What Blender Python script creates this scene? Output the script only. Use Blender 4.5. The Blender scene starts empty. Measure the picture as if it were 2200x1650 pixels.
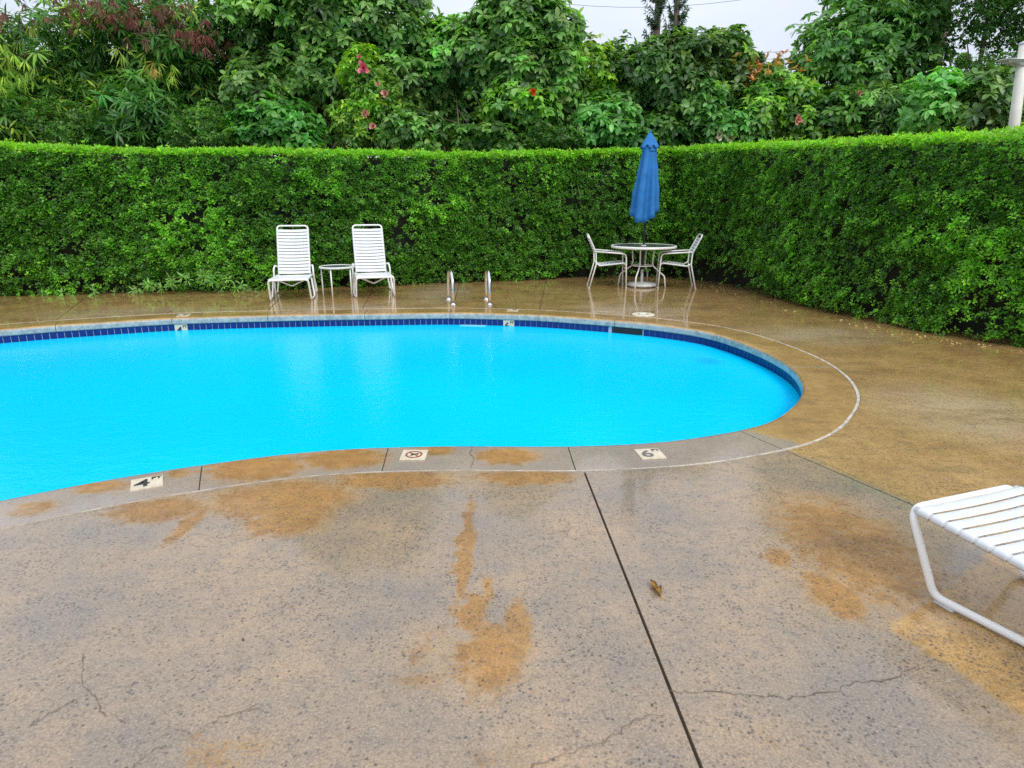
import bpy, bmesh, math, random
import numpy as np
from mathutils import Vector, Matrix
R = math.radians
rng = np.random.default_rng(7)
random.seed(7)
scene = bpy.context.scene
C = scene.collection

# ------------------------------------------------------------------ camera
FPX, HORIZON, CAM_H = 1330.0, 435.0, 1.45          # focal length in pixels of the 2200-wide photograph
PITCH = math.atan((825 - HORIZON) / FPX)
cam_data = bpy.data.cameras.new('camera')
cam = bpy.data.objects.new('camera', cam_data); C.objects.link(cam)
cam.location = (0, 0, CAM_H); cam.rotation_euler = (math.pi / 2 - PITCH, 0, 0)
cam_data.sensor_width = 36; cam_data.lens = FPX / 2200 * 36
cam_data.clip_start = 0.05; cam_data.clip_end = 3000
scene.camera = cam

# ------------------------------------------------------------------ sky, sun, exposure (bright overcast)
world = bpy.data.worlds.new('World'); scene.world = world; world.use_nodes = True
nt = world.node_tree; nt.nodes.clear()
wo = nt.nodes.new('ShaderNodeOutputWorld'); bg = nt.nodes.new('ShaderNodeBackground')
sky = nt.nodes.new('ShaderNodeTexSky'); sky.sky_type = 'NISHITA'; sky.sun_disc = False
SUN_EL, SUN_ROT = R(44), R(155)
sky.sun_elevation = SUN_EL; sky.sun_rotation = SUN_ROT
sky.air_density = 1.0; sky.dust_density = 2.0
tc = nt.nodes.new('ShaderNodeTexCoord'); sep = nt.nodes.new('ShaderNodeSeparateXYZ')
nt.links.new(tc.outputs['Generated'], sep.inputs[0])
ramp = nt.nodes.new('ShaderNodeMapRange')           # overcast sky: the zenith is brighter than the horizon
ramp.inputs['From Min'].default_value = 0.0; ramp.inputs['From Max'].default_value = 1.0
ramp.inputs['To Min'].default_value = 6.9; ramp.inputs['To Max'].default_value = 13.0
nt.links.new(sep.outputs['Z'], ramp.inputs['Value'])
cn = nt.nodes.new('ShaderNodeTexNoise'); cn.inputs['Scale'].default_value = 2.2; cn.inputs['Detail'].default_value = 5
cm = nt.nodes.new('ShaderNodeMapping'); cm.inputs['Scale'].default_value = (1, 1, 3)
nt.links.new(tc.outputs['Generated'], cm.inputs[0]); nt.links.new(cm.outputs[0], cn.inputs['Vector'])
cr = nt.nodes.new('ShaderNodeMapRange'); cr.inputs['From Min'].default_value = .3; cr.inputs['From Max'].default_value = .7
cr.inputs['To Min'].default_value = .90; cr.inputs['To Max'].default_value = 1.10
nt.links.new(cn.outputs['Fac'], cr.inputs['Value'])
mul = nt.nodes.new('ShaderNodeMath'); mul.operation = 'MULTIPLY'
nt.links.new(ramp.outputs[0], mul.inputs[0]); nt.links.new(cr.outputs[0], mul.inputs[1])
cloud = nt.nodes.new('ShaderNodeVectorMath'); cloud.operation = 'SCALE'
cloud.inputs[0].default_value = (0.93, 1.0, 1.15)
nt.links.new(mul.outputs[0], cloud.inputs['Scale'])
mixs = nt.nodes.new('ShaderNodeMix'); mixs.data_type = 'RGBA'; mixs.inputs['Factor'].default_value = 0.88
nt.links.new(sky.outputs[0], mixs.inputs['A']); nt.links.new(cloud.outputs[0], mixs.inputs['B'])
nt.links.new(mixs.outputs['Result'], bg.inputs['Color'])
bg.inputs['Strength'].default_value = 0.1
nt.links.new(bg.outputs[0], wo.inputs[0])

sun_d = bpy.data.lights.new('sun', 'SUN'); sun_d.energy = 1.5; sun_d.angle = R(20); sun_d.color = (1, .97, .92)
sun = bpy.data.objects.new('sun', sun_d); C.objects.link(sun)
az = SUN_ROT                                        # direction to the sun, behind and to the left of the camera
to_sun = Vector((math.sin(az) * math.cos(SUN_EL), math.cos(az) * math.cos(SUN_EL), math.sin(SUN_EL)))
sun.rotation_euler = to_sun.to_track_quat('Z', 'Y').to_euler()

vs = scene.view_settings
vs.view_transform = 'Standard'; vs.look = 'None'; vs.exposure = 0.22; vs.gamma = 1.0; vs.use_curve_mapping = False
scene.cycles.use_denoising = False
scene.cycles.max_bounces = 8; scene.cycles.transparent_max_bounces = 4

# ------------------------------------------------------------------ measuring helpers
CP, SP = math.cos(PITCH), math.sin(PITCH)
def ray(x, y):
    u, v = (x - 1100) / FPX, (825 - y) / FPX
    return Vector((u, CP + v * SP, -SP + v * CP))
def G(x, y, z=0.0):                                 # photograph pixel -> point on the level z
    d = ray(x, y); return Vector((0, 0, CAM_H)) + d * ((z - CAM_H) / d.z)
def D(x, y, Y):                                     # photograph pixel -> point at distance Y
    d = ray(x, y); return Vector((0, 0, CAM_H)) + d * (Y / d.y)

# ------------------------------------------------------------------ object helpers
def tag(o, label=None, cat=None, group=None, kind=None):
    if label: o['label'] = label
    if cat: o['category'] = cat
    if group: o['group'] = group
    if kind: o['kind'] = kind
    return o
def empty(name, loc=(0, 0, 0), rz=0.0):
    o = bpy.data.objects.new(name, None); C.objects.link(o)
    o.location = loc; o.rotation_euler = (0, 0, rz); o.empty_display_size = .1
    return o
def link(name, me, mat=None, parent=None, kind=None, smooth=False):
    o = bpy.data.objects.new(name, me); C.objects.link(o)
    if mat is not None and len(me.materials) == 0: me.materials.append(mat)
    if smooth:
        me.polygons.foreach_set('use_smooth', [True] * len(me.polygons))
    if parent is not None: o.parent = parent
    if kind: o['kind'] = kind
    return o
def from_bm(name, bm, mat, parent=None, kind=None, smooth=False):
    me = bpy.data.meshes.new(name); bm.normal_update(); bm.to_mesh(me); bm.free()
    return link(name, me, mat, parent, kind, smooth)
def children_of(o): return [c for c in bpy.data.objects if c.parent == o]
def copy_tree(o, parent=None):
    c = o.copy(); C.objects.link(c)
    if parent is not None: c.parent = parent
    for ch in children_of(o): copy_tree(ch, c)
    return c

def add_box(bm, c, size, rot=None, bevel=0.0):
    m = Matrix.Translation(c)
    if rot is not None: m = m @ rot.to_4x4()
    r = bmesh.ops.create_cube(bm, size=1.0, matrix=m @ Matrix.Diagonal((*size, 1)))
    if bevel:
        es = list({e for v in r['verts'] for e in v.link_edges})
        bmesh.ops.bevel(bm, geom=es, offset=bevel, segments=2, affect='EDGES')
def fillet(pts, rad, n=5, closed=False):
    P = [Vector(p) for p in pts]; out = []
    N = len(P)
    for i, p in enumerate(P):
        if not closed and i in (0, N - 1): out.append(p); continue
        a, b = P[i - 1], P[(i + 1) % N]
        da, db = (a - p), (b - p)
        ang = da.angle(db, math.pi)
        if ang > R(176): out.append(p); continue
        r = min(rad / math.tan(ang / 2), da.length * .49, db.length * .49)
        p0, p2 = p + da.normalized() * r, p + db.normalized() * r
        for k in range(n + 1):
            t = k / n
            out.append(p0 * (1 - t) ** 2 + p * 2 * t * (1 - t) + p2 * t * t)
    return out
def add_tube(bm, pts, rad, sides=10, closed=False, caps=True):
    P = [Vector(p) for p in pts]; N = len(P)
    rads = rad if hasattr(rad, '__len__') else [rad] * N
    rings = []; nrm = None
    for i in range(N):
        if closed: t = P[(i + 1) % N] - P[i - 1]
        else: t = P[min(i + 1, N - 1)] - P[max(i - 1, 0)]
        t.normalize()
        if nrm is None:
            ref = Vector((0, 0, 1)) if abs(t.z) < .9 else Vector((1, 0, 0))
            nrm = (ref - t * ref.dot(t)).normalized()
        else:
            nrm = (nrm - t * nrm.dot(t)); nrm.normalize()
        b = t.cross(nrm)
        rings.append([bm.verts.new(P[i] + (nrm * math.cos(a) + b * math.sin(a)) * rads[i])
                      for a in [2 * math.pi * k / sides for k in range(sides)]])
    for i in range(N if closed else N - 1):
        A, B = rings[i], rings[(i + 1) % N]
        for k in range(sides):
            bm.faces.new((A[k], A[(k + 1) % sides], B[(k + 1) % sides], B[k]))
    if caps and not closed:
        bm.faces.new(rings[0][::-1]); bm.faces.new(rings[-1])
def tube_obj(name, pts, rad, mat, parent=None, sides=10, closed=False, smooth=True):
    bm = bmesh.new(); add_tube(bm, pts, rad, sides, closed)
    return from_bm(name, bm, mat, parent, smooth=smooth)
def add_lathe(bm, prof, n=32, cx=0, cy=0, caps=True):
    rings = []
    for r, z in prof:
        rings.append([bm.verts.new((cx + r * math.cos(2 * math.pi * k / n), cy + r * math.sin(2 * math.pi * k / n), z)) for k in range(n)])
    for A, B in zip(rings[:-1], rings[1:]):
        for k in range(n): bm.faces.new((A[k], A[(k + 1) % n], B[(k + 1) % n], B[k]))
    if caps:
        bm.faces.new(rings[0][::-1]); bm.faces.new(rings[-1])

# ------------------------------------------------------------------ materials
def new_mat(name):
    m = bpy.data.materials.new(name); m.use_nodes = True
    return m, m.node_tree, m.node_tree.nodes['Principled BSDF']
def nd(t, kind, **kw):
    n = t.nodes.new(kind)
    for k, v in kw.items(): setattr(n, k, v)
    return n
def noise(t, vec, scale, detail=4, rough=.55, dist=0.0):
    n = nd(t, 'ShaderNodeTexNoise'); n.inputs['Scale'].default_value = scale; n.inputs['Detail'].default_value = detail
    n.inputs['Roughness'].default_value = rough; n.inputs['Distortion'].default_value = dist
    if vec is not None: t.links.new(vec, n.inputs['Vector'])
    return n.outputs['Fac']
def mrange(t, val, a, b, c=0.0, d=1.0, smooth=False):
    n = nd(t, 'ShaderNodeMapRange')
    if smooth: n.interpolation_type = 'SMOOTHSTEP'
    for k, v in zip(('From Min', 'From Max', 'To Min', 'To Max'), (a, b, c, d)): n.inputs[k].default_value = v
    t.links.new(val, n.inputs['Value']); return n.outputs[0]
def math_n(t, op, a, b=None):
    n = nd(t, 'ShaderNodeMath', operation=op)
    for i, v in enumerate((a, b)):
        if v is None: continue
        if isinstance(v, (int, float)): n.inputs[i].default_value = v
        else: t.links.new(v, n.inputs[i])
    return n.outputs[0]
def mixc(t, fac, a, b, blend='MIX'):
    n = nd(t, 'ShaderNodeMix', data_type='RGBA', blend_type=blend)
    if isinstance(fac, (int, float)): n.inputs['Factor'].default_value = fac
    else: t.links.new(fac, n.inputs['Factor'])
    for k, v in (('A', a), ('B', b)):
        if isinstance(v, tuple): n.inputs[k].default_value = (*v, 1)
        else: t.links.new(v, n.inputs[k])
    return n.outputs['Result']
def bump(t, h, strength, dist=.01):
    n = nd(t, 'ShaderNodeBump'); n.inputs['Strength'].default_value = strength; n.inputs['Distance'].default_value = dist
    t.links.new(h, n.inputs['Height']); return n.outputs[0]

def simple(name, col, rough=.5, metal=0.0, var=.12, scale=12.0, spec=.5, bumpy=0.0, coat=0.0):
    m, t, b = new_mat(name)
    g = nd(t, 'ShaderNodeTexCoord').outputs['Object']
    f = noise(t, g, scale, 5)
    c = mixc(t, mrange(t, f, .3, .7), tuple(x * (1 - var) for x in col), tuple(min(1, x * (1 + var)) for x in col))
    t.links.new(c, b.inputs['Base Color'])
    b.inputs['Roughness'].default_value = rough; b.inputs['Metallic'].default_value = metal
    b.inputs['Specular IOR Level'].default_value = spec; b.inputs['Coat Weight'].default_value = coat
    if bumpy: t.links.new(bump(t, noise(t, g, scale * 6, 4), bumpy, .004), b.inputs['Normal'])
    return m

LEAF_GAIN = 2.5
def leaf_mat(name, rough=.38, trans=.42, spec=.5):
    m, t, b = new_mat(name)
    a = nd(t, 'ShaderNodeAttribute', attribute_name='leaf_colour')
    g = nd(t, 'ShaderNodeTexCoord').outputs['Object']
    f = mrange(t, noise(t, g, 30, 3), .3, .7, .8, 1.2)
    f = math_n(t, 'MULTIPLY', f, LEAF_GAIN)
    sc = nd(t, 'ShaderNodeVectorMath', operation='SCALE'); t.links.new(a.outputs['Color'], sc.inputs[0]); t.links.new(f, sc.inputs['Scale'])
    t.links.new(sc.outputs[0], b.inputs['Base Color'])
    b.inputs['Roughness'].default_value = rough; b.inputs['Specular IOR Level'].default_value = spec
    tr = nd(t, 'ShaderNodeBsdfTranslucent')
    tcol = mixc(t, 1.0, sc.outputs[0], (1.5, 1.6, .45), 'MULTIPLY'); t.links.new(tcol, tr.inputs['Color'])
    mx = nd(t, 'ShaderNodeMixShader'); mx.inputs[0].default_value = trans
    t.links.new(b.outputs[0], mx.inputs[1]); t.links.new(tr.outputs[0], mx.inputs[2])
    t.links.new(mx.outputs[0], t.nodes['Material Output'].inputs['Surface'])
    return m

# --- wet concrete, deck and coping: grey paints sky reflection, ochre patches mostly tree reflections
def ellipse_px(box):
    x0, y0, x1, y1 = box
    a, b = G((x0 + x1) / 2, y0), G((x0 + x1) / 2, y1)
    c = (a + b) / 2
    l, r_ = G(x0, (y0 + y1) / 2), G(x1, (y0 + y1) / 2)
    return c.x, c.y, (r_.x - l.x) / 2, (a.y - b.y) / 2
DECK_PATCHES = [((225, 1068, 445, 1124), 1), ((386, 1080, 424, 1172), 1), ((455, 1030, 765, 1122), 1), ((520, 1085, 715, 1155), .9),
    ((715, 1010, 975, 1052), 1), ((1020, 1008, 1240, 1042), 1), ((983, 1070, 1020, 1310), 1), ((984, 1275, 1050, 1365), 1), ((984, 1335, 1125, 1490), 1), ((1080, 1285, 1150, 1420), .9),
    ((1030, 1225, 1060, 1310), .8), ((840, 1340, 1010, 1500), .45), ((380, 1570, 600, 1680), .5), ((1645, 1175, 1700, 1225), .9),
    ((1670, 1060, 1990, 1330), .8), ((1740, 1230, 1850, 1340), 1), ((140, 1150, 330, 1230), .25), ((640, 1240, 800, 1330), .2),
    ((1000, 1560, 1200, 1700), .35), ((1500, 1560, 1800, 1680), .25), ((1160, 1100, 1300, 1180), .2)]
COPING_PATCHES = [((440, 975, 660, 1035), 1), ((640, 962, 835, 1010), 1), ((895, 955, 985, 980), .9), ((1020, 962, 1160, 998), 1), ((150, 1030, 285, 1062), .8),
    ((20, 1075, 130, 1110), .7), ((360, 1005, 420, 1030), .7)]
def concrete(name, patches, coping=False):
    m, t, b = new_mat(name)
    pos = nd(t, 'ShaderNodeNewGeometry').outputs['Position']
    # distort the outlines
    nz = nd(t, 'ShaderNodeTexNoise'); nz.inputs['Scale'].default_value = 7; nz.inputs['Detail'].default_value = 6; nz.inputs['Roughness'].default_value = .68
    t.links.new(pos, nz.inputs['Vector'])
    off = nd(t, 'ShaderNodeVectorMath', operation='SUBTRACT'); t.links.new(nz.outputs['Color'], off.inputs[0]); off.inputs[1].default_value = (.5, .5, .5)
    offs = nd(t, 'ShaderNodeVectorMath', operation='SCALE'); t.links.new(off.outputs[0], offs.inputs[0]); offs.inputs['Scale'].default_value = .15
    pw = nd(t, 'ShaderNodeVectorMath', operation='ADD'); t.links.new(pos, pw.inputs[0]); t.links.new(offs.outputs[0], pw.inputs[1])
    med = noise(t, pos, 2.2, 6, .62); fine = noise(t, pos, 130, 4, .7); mid = noise(t, pos, 14, 6, .68)
    no_sky_refl = None  # mask of concrete left free of the painted sky reflection
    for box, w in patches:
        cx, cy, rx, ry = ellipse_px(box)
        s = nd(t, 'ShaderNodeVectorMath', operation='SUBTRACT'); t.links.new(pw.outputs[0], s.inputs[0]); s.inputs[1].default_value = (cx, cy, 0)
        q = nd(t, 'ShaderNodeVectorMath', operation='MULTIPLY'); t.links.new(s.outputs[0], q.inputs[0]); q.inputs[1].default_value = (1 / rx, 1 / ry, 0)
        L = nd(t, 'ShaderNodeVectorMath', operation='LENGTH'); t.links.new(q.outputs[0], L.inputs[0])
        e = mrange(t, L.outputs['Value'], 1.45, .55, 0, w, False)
        no_sky_refl = e if no_sky_refl is None else math_n(t, 'MAXIMUM', no_sky_refl, e)
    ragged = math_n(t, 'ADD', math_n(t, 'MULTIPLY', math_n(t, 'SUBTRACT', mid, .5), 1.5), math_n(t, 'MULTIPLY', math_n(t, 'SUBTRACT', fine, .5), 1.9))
    no_sky_refl = mrange(t, math_n(t, 'ADD', no_sky_refl, ragged), .26, .80, 0, .97, True)
    tree_refl = no_sky_refl
    # everything beyond the oblique joint and on the far side of the pool is ochre
    def half(p, q_, soft, keep=None):
        p, q_ = Vector(p), Vector(q_); d = (q_ - p).normalized(); n = Vector((-d.y, d.x, 0))
        dt = nd(t, 'ShaderNodeVectorMath', operation='DOT_PRODUCT'); t.links.new(pw.outputs[0], dt.inputs[0]); dt.inputs[1].default_value = n
        return mrange(t, dt.outputs['Value'], n.dot(p) - soft, n.dot(p) + soft, 0, 1, True)
    b0, b1 = (1.645, 3.60, 0), (2.03, 2.79, 0)
    if coping: b0, b1 = G(1588, 920), G(1715, 952)
    no_sky_refl = math_n(t, 'MAXIMUM', no_sky_refl, half(b1, b0, .0 + .03) if False else half(b1 if False else b1, b0, .03) if False else half(b0, (b0[0] + (b1[0] - b0[0]), b0[1] + (b1[1] - b0[1]), 0), .03))
    # far side
    sepn = nd(t, 'ShaderNodeSeparateXYZ'); t.links.new(pw.outputs[0], sepn.inputs[0])
    no_sky_refl = math_n(t, 'MAXIMUM', no_sky_refl, mrange(t, sepn.outputs['Y'], 4.6, 5.2, 0, 1, True))
    if not coping:                                   # straight-edged ochre corner without painted sky reflection, beside the near lounger
        w1 = half(G(1905, 1345), G(2200, 1537), .02); w2 = half(G(1995, 1283), G(1905, 1345), .02)
        wedge = math_n(t, 'MULTIPLY', w1, w2)
        no_sky_refl = math_n(t, 'MAXIMUM', no_sky_refl, wedge)
    ochre = mixc(t, mrange(t, med, .32, .68), (.38, .215, .06), (.62, .37, .12))
    mps = nd(t, 'ShaderNodeMapping'); mps.inputs['Scale'].default_value = (.7, 2.2, 1); mps.inputs['Rotation'].default_value = (0, 0, R(-14)); t.links.new(pos, mps.inputs[0])
    strk = noise(t, mps.outputs[0], 1.5, 7, .7)
    ochre = mixc(t, mrange(t, strk, .52, .70, 0, .62), ochre, (.17, .105, .035))
    ochre = mixc(t, mrange(t, strk, .46, .30, 0, .6), ochre, (.60, .38, .15))
    ochre = mixc(t, mrange(t, mid, .45, .75, 0, .55), ochre, (.24, .14, .05))
    big = noise(t, pos, 1.1, 4, .6)
    grey = mixc(t, mrange(t, math_n(t, 'ADD', math_n(t, 'MULTIPLY', big, .6), math_n(t, 'MULTIPLY', med, .4)), .38, .62), (.25, .20, .142), (.43, .288, .158))
    grey = mixc(t, mrange(t, mid, .48, .72, 0, .7), grey, (.20, .17, .14))
    if coping: grey = mixc(t, .6, grey, (.36, .30, .25))
    if coping:                                       # the upright face is pale rendered concrete
        nz_ = nd(t, 'ShaderNodeSeparateXYZ'); t.links.new(nd(t, 'ShaderNodeNewGeometry').outputs['True Normal'], nz_.inputs[0])
        face = mrange(t, nz_.outputs['Z'], .75, .45, 0, 1)
    refl_brown = mixc(t, 1.0, ochre, (.74, .57, .26), 'MULTIPLY')     # browner tone for the tree reflections painted on the near slabs
    ochre = mixc(t, math_n(t, 'MULTIPLY', tree_refl, .85), ochre, refl_brown)
    col = mixc(t, no_sky_refl, grey, ochre)
    if not coping:                                   # paler, scrubbed patches on the far side of the pool
        worn = None
        for box in ((585, 652, 910, 676), (1230, 652, 1450, 690), (880, 608, 1010, 655), (100, 660, 560, 690), (1900, 830, 2260, 960), (1600, 700, 1900, 740)):
            cx, cy, rx, ry = ellipse_px(box)
            s_ = nd(t, 'ShaderNodeVectorMath', operation='SUBTRACT'); t.links.new(pw.outputs[0], s_.inputs[0]); s_.inputs[1].default_value = (cx, cy, 0)
            q_ = nd(t, 'ShaderNodeVectorMath', operation='MULTIPLY'); t.links.new(s_.outputs[0], q_.inputs[0]); q_.inputs[1].default_value = (1 / rx, 1 / ry, 0)
            L_ = nd(t, 'ShaderNodeVectorMath', operation='LENGTH'); t.links.new(q_.outputs[0], L_.inputs[0])
            e_ = mrange(t, L_.outputs['Value'], 1.35, .4, 0, .85)
            worn = e_ if worn is None else math_n(t, 'MAXIMUM', worn, e_)
        worn = math_n(t, 'MULTIPLY', worn, mrange(t, strk, .62, .42, .35, 1))
        col = mixc(t, worn, col, (.62, .46, .29))
    if coping:
        pale = mixc(t, mrange(t, mid, .4, .65), (.47, .48, .44), (.25, .28, .27))
        col = mixc(t, face, col, pale)
    # pits and dark aggregate
    vo = nd(t, 'ShaderNodeTexVoronoi', feature='F1'); vo.inputs['Scale'].default_value = 60; t.links.new(pos, vo.inputs['Vector'])
    clump = noise(t, pos, 3.2, 5, .65)
    pit = math_n(t, 'MULTIPLY', mrange(t, vo.outputs['Distance'], .16, .38, 1, 0), mrange(t, math_n(t, 'ADD', math_n(t, 'MULTIPLY', clump, .6), math_n(t, 'MULTIPLY', mid, .4)), .44, .58))
    vo2 = nd(t, 'ShaderNodeTexVoronoi', feature='F1'); vo2.inputs['Scale'].default_value = 34; t.links.new(pos, vo2.inputs['Vector'])
    vr = nd(t, 'ShaderNodeSeparateColor'); t.links.new(vo2.outputs['Color'], vr.inputs[0])
    pit2 = math_n(t, 'MULTIPLY', mrange(t, vo2.outputs['Distance'], .10, .22, 1, 0), mrange(t, vr.outputs[0], .45, .5))
    pits = math_n(t, 'MAXIMUM', pit, pit2)
    k = .35 if coping else .85
    col = mixc(t, math_n(t, 'MULTIPLY', pits, k), col, (.045, .040, .038))
    grit = noise(t, pos, 42, 6, .75)
    col = mixc(t, mrange(t, grit, .50, .36, 0, .5 if not coping else .2), col, (.11, .08, .045))
    col = mixc(t, mrange(t, fine, .50, .32, .0, .65 if not coping else .3), col, (.09, .07, .05))
    col = mixc(t, mrange(t, fine, .55, .70, .0, .5 if not coping else .2), col, (.60, .48, .36))
    t.links.new(col, b.inputs['Base Color'])
    b.inputs['IOR'].default_value = 1.5
    b.inputs['Coat Weight'].default_value = 1.0
    b.inputs['Coat IOR'].default_value = 1.42
    film = math_n(t, 'SUBTRACT', 1.0, math_n(t, 'MULTIPLY', tree_refl, .7))
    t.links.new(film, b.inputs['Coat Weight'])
    t.links.new(mrange(t, med, .38, .62, .02, .16), b.inputs['Coat Roughness'])
    b.inputs['Roughness'].default_value = .42
    hgt = math_n(t, 'SUBTRACT', math_n(t, 'ADD', math_n(t, 'MULTIPLY', fine, .35), math_n(t, 'MULTIPLY', mid, .5)), math_n(t, 'MULTIPLY', pits, .5))
    t.links.new(bump(t, hgt, .5, .006), b.inputs['Normal'])
    soft = noise(t, pos, 5, 3, .5)
    t.links.new(bump(t, math_n(t, 'ADD', math_n(t, 'MULTIPLY', soft, .6), math_n(t, 'MULTIPLY', hgt, .10)), .10, .01), b.inputs['Coat Normal'])
    return m

M = {}
M['deck'] = concrete('wet_concrete_painted_refl', DECK_PATCHES)
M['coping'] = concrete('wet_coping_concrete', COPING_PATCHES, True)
M['joint'] = simple('joint_dirt', (.065, .048, .03), .8, var=.3)
M['soil'] = simple('soil', (.06, .045, .025), .9, var=.4, scale=.8)
M['sealant'] = simple('cream_sealant', (.52, .46, .37), .5, var=.35, scale=14)
M['crack'] = simple('crack_dirt', (.14, .115, .09), .9)
M['white'] = simple('white_powder_coat', (.87, .86, .82), .28, var=.04)
M['strap'] = simple('white_vinyl_strap', (.70, .72, .73), .34, var=.07)
M['pad'] = simple('grey_plastic_glide', (.55, .55, .52), .5)
M['dark'] = simple('black_rubber', (.02, .02, .02), .5)
M['steel'] = simple('stainless_steel', (.72, .73, .74), .14, 1.0, var=.05)
M['blue'] = simple('blue_canvas', (.016, .165, .45), .75, var=.14, scale=9, bumpy=.25)
M['bronze'] = simple('dark_bronze_pole', (.035, .04, .04), .35, .3)
M['base'] = simple('grey_painted_base', (.56, .55, .53), .4, var=.1)
M['cream'] = simple('cream_plastic', (.74, .68, .52), .4, var=.06)
M['tile'] = [simple('blue_glazed_tile_%s' % n, c, .12, var=.25, scale=30) for n, c in
             (('a', (.005, .015, .15)), ('b', (.006, .022, .19)), ('c', (.004, .012, .11)))]
M['grout'] = simple('pale_grout', (.45, .52, .66), .6)
M['black'] = simple('skimmer_dark', (.012, .012, .014), .4)
M['marker'] = simple('ivory_marker_tile', (.66, .57, .42), .3, var=.14, scale=25)
M['ink'] = simple('black_ink', (.025, .022, .018), .4, var=.3, scale=80)
M['fadedink'] = simple('faded_ink', (.14, .13, .13), .4, var=.3, scale=80)
M['redink'] = simple('red_brown_ink', (.30, .055, .02), .4, var=.3, scale=60)
M['plaster'] = simple('pool_plaster', (.22, .66, .85), .6)
M['bark'] = simple('bark', (.14, .105, .075), .85, var=.4, scale=10, bumpy=.5)
M['palebark'] = simple('pale_bark', (.27, .21, .15), .8, var=.35, scale=14, bumpy=.4)
M['twig'] = simple('hedge_twigs_shade', (.016, .017, .008), .9, var=.5, scale=9, bumpy=.8)
M['concretepost'] = simple('pale_post', (.74, .71, .63), .6, var=.1, scale=6)
M['lamphead'] = simple('lamp_head_grey', (.62, .65, .67), .35)
M['cable'] = simple('cable_black', (.1, .1, .11), .6)
M['deadleaf'] = simple('dried_leaf', (.46, .26, .06), .55, var=.45, scale=60)
M['leaf'] = leaf_mat('glossy_leaf'); M['leaf_dull'] = leaf_mat('matte_leaf', .5, .32, .35)
M['petal'] = simple('pink_petal', (.72, .16, .20), .5, var=.2, scale=30)
M['petal2'] = simple('salmon_petal', (.62, .28, .20), .5, var=.25, scale=30)
M['petal3'] = simple('orange_red_petal', (.75, .10, .03), .5, var=.2, scale=30)

def water_mat():
    m, t, b = new_mat('pool_water')
    pos = nd(t, 'ShaderNodeNewGeometry').outputs['Position']
    n1 = noise(t, pos, .35, 2)
    col = mixc(t, mrange(t, n1, .35, .65), (.0, .53, .90), (.0, .585, .92))
    # dark drain grate far below the surface, blurred by the rippled water
    dr = G(1522, 776, -.17)
    s = nd(t, 'ShaderNodeVectorMath', operation='SUBTRACT'); t.links.new(pos, s.inputs[0]); s.inputs[1].default_value = dr
    q = nd(t, 'ShaderNodeVectorMath', operation='MULTIPLY'); t.links.new(s.outputs[0], q.inputs[0]); q.inputs[1].default_value = (1 / .20, 1 / .22, 0)
    L = nd(t, 'ShaderNodeVectorMath', operation='LENGTH'); t.links.new(q.outputs[0], L.inputs[0])
    col = mixc(t, mrange(t, L.outputs['Value'], 1.0, .1, 0, .28, True), col, (.0, .13, .30))
    t.links.new(col, b.inputs['Base Color'])
    b.inputs['Roughness'].default_value = .2; b.inputs['IOR'].default_value = 1.33
    b.inputs['Specular IOR Level'].default_value = .10
    mp = nd(t, 'ShaderNodeMapping'); mp.inputs['Scale'].default_value = (1, 1.5, 1); t.links.new(pos, mp.inputs[0])
    h = math_n(t, 'ADD', math_n(t, 'MULTIPLY', noise(t, mp.outputs[0], 6, 3), .6), math_n(t, 'MULTIPLY', noise(t, mp.outputs[0], 24, 3), .25))
    # rain-drop dimples
    vo = nd(t, 'ShaderNodeTexVoronoi'); vo.inputs['Scale'].default_value = 3.5; t.links.new(pos, vo.inputs['Vector'])
    ring = math_n(t, 'SINE', math_n(t, 'MULTIPLY', vo.outputs['Distance'], 60))
    amp = mrange(t, vo.outputs['Distance'], .0, .35, .25, 0)
    h = math_n(t, 'ADD', h, math_n(t, 'MULTIPLY', ring, math_n(t, 'MULTIPLY', amp, .35)))
    t.links.new(bump(t, h, .25, .03), b.inputs['Normal'])
    return m
M['water'] = water_mat()

# ------------------------------------------------------------------ pool outline
edge_px = [(0, 708), (116, 698.5), (218, 692.5), (364, 683.5), (575, 677.5), (800, 673.5), (969, 671.5), (1080, 674), (1160, 676.6), (1322, 688),
           (1400, 695), (1500, 708), (1542, 718), (1618, 744), (1691, 780), (1720, 811), (1727, 833), (1720, 853), (1654, 907), (1574, 924), (1454, 944), (1400, 949),
           (1225, 956), (1000, 954.5), (840, 957), (655, 967), (429, 996), (280, 1019), (200, 1032), (0, 1072)]
edge = [G(*p) for p in edge_px] + [Vector(p) for p in ((-3.5, 2.25, 0), (-4.9, 1.5, 0), (-6.6, 1.4, 0), (-8.2, 2.4, 0), (-8.9, 4.2, 0), (-8.1, 6.1, 0))]
def catmull(P, n=8):
    out = []; N = len(P)
    for i in range(N):
        a, b, c, d = P[i - 1], P[i], P[(i + 1) % N], P[(i + 2) % N]
        for k in range(n):
            t = k / n
            out.append(.5 * ((2 * b) + (c - a) * t + (2 * a - 5 * b + 4 * c - d) * t * t + (-a + 3 * b - 3 * c + d) * t ** 3))
    return out
def resample(P, n):
    P = np.array([list(p) for p in P] + [list(P[0])]); s = np.r_[0, np.cumsum(np.linalg.norm(np.diff(P, axis=0), axis=1))]
    q = np.linspace(0, s[-1], n, endpoint=False)
    return np.stack([np.interp(q, s, P[:, k]) for k in range(3)], 1), s[-1]
EDGE, PERIM = resample(catmull(edge), 720)
for _ in range(50):                                 # ease out measuring noise
    EDGE = (np.roll(EDGE, 1, 0) + 2 * EDGE + np.roll(EDGE, -1, 0)) / 4
tan = np.roll(EDGE, -1, 0) - np.roll(EDGE, 1, 0); tan /= np.linalg.norm(tan, axis=1)[:, None]
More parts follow.
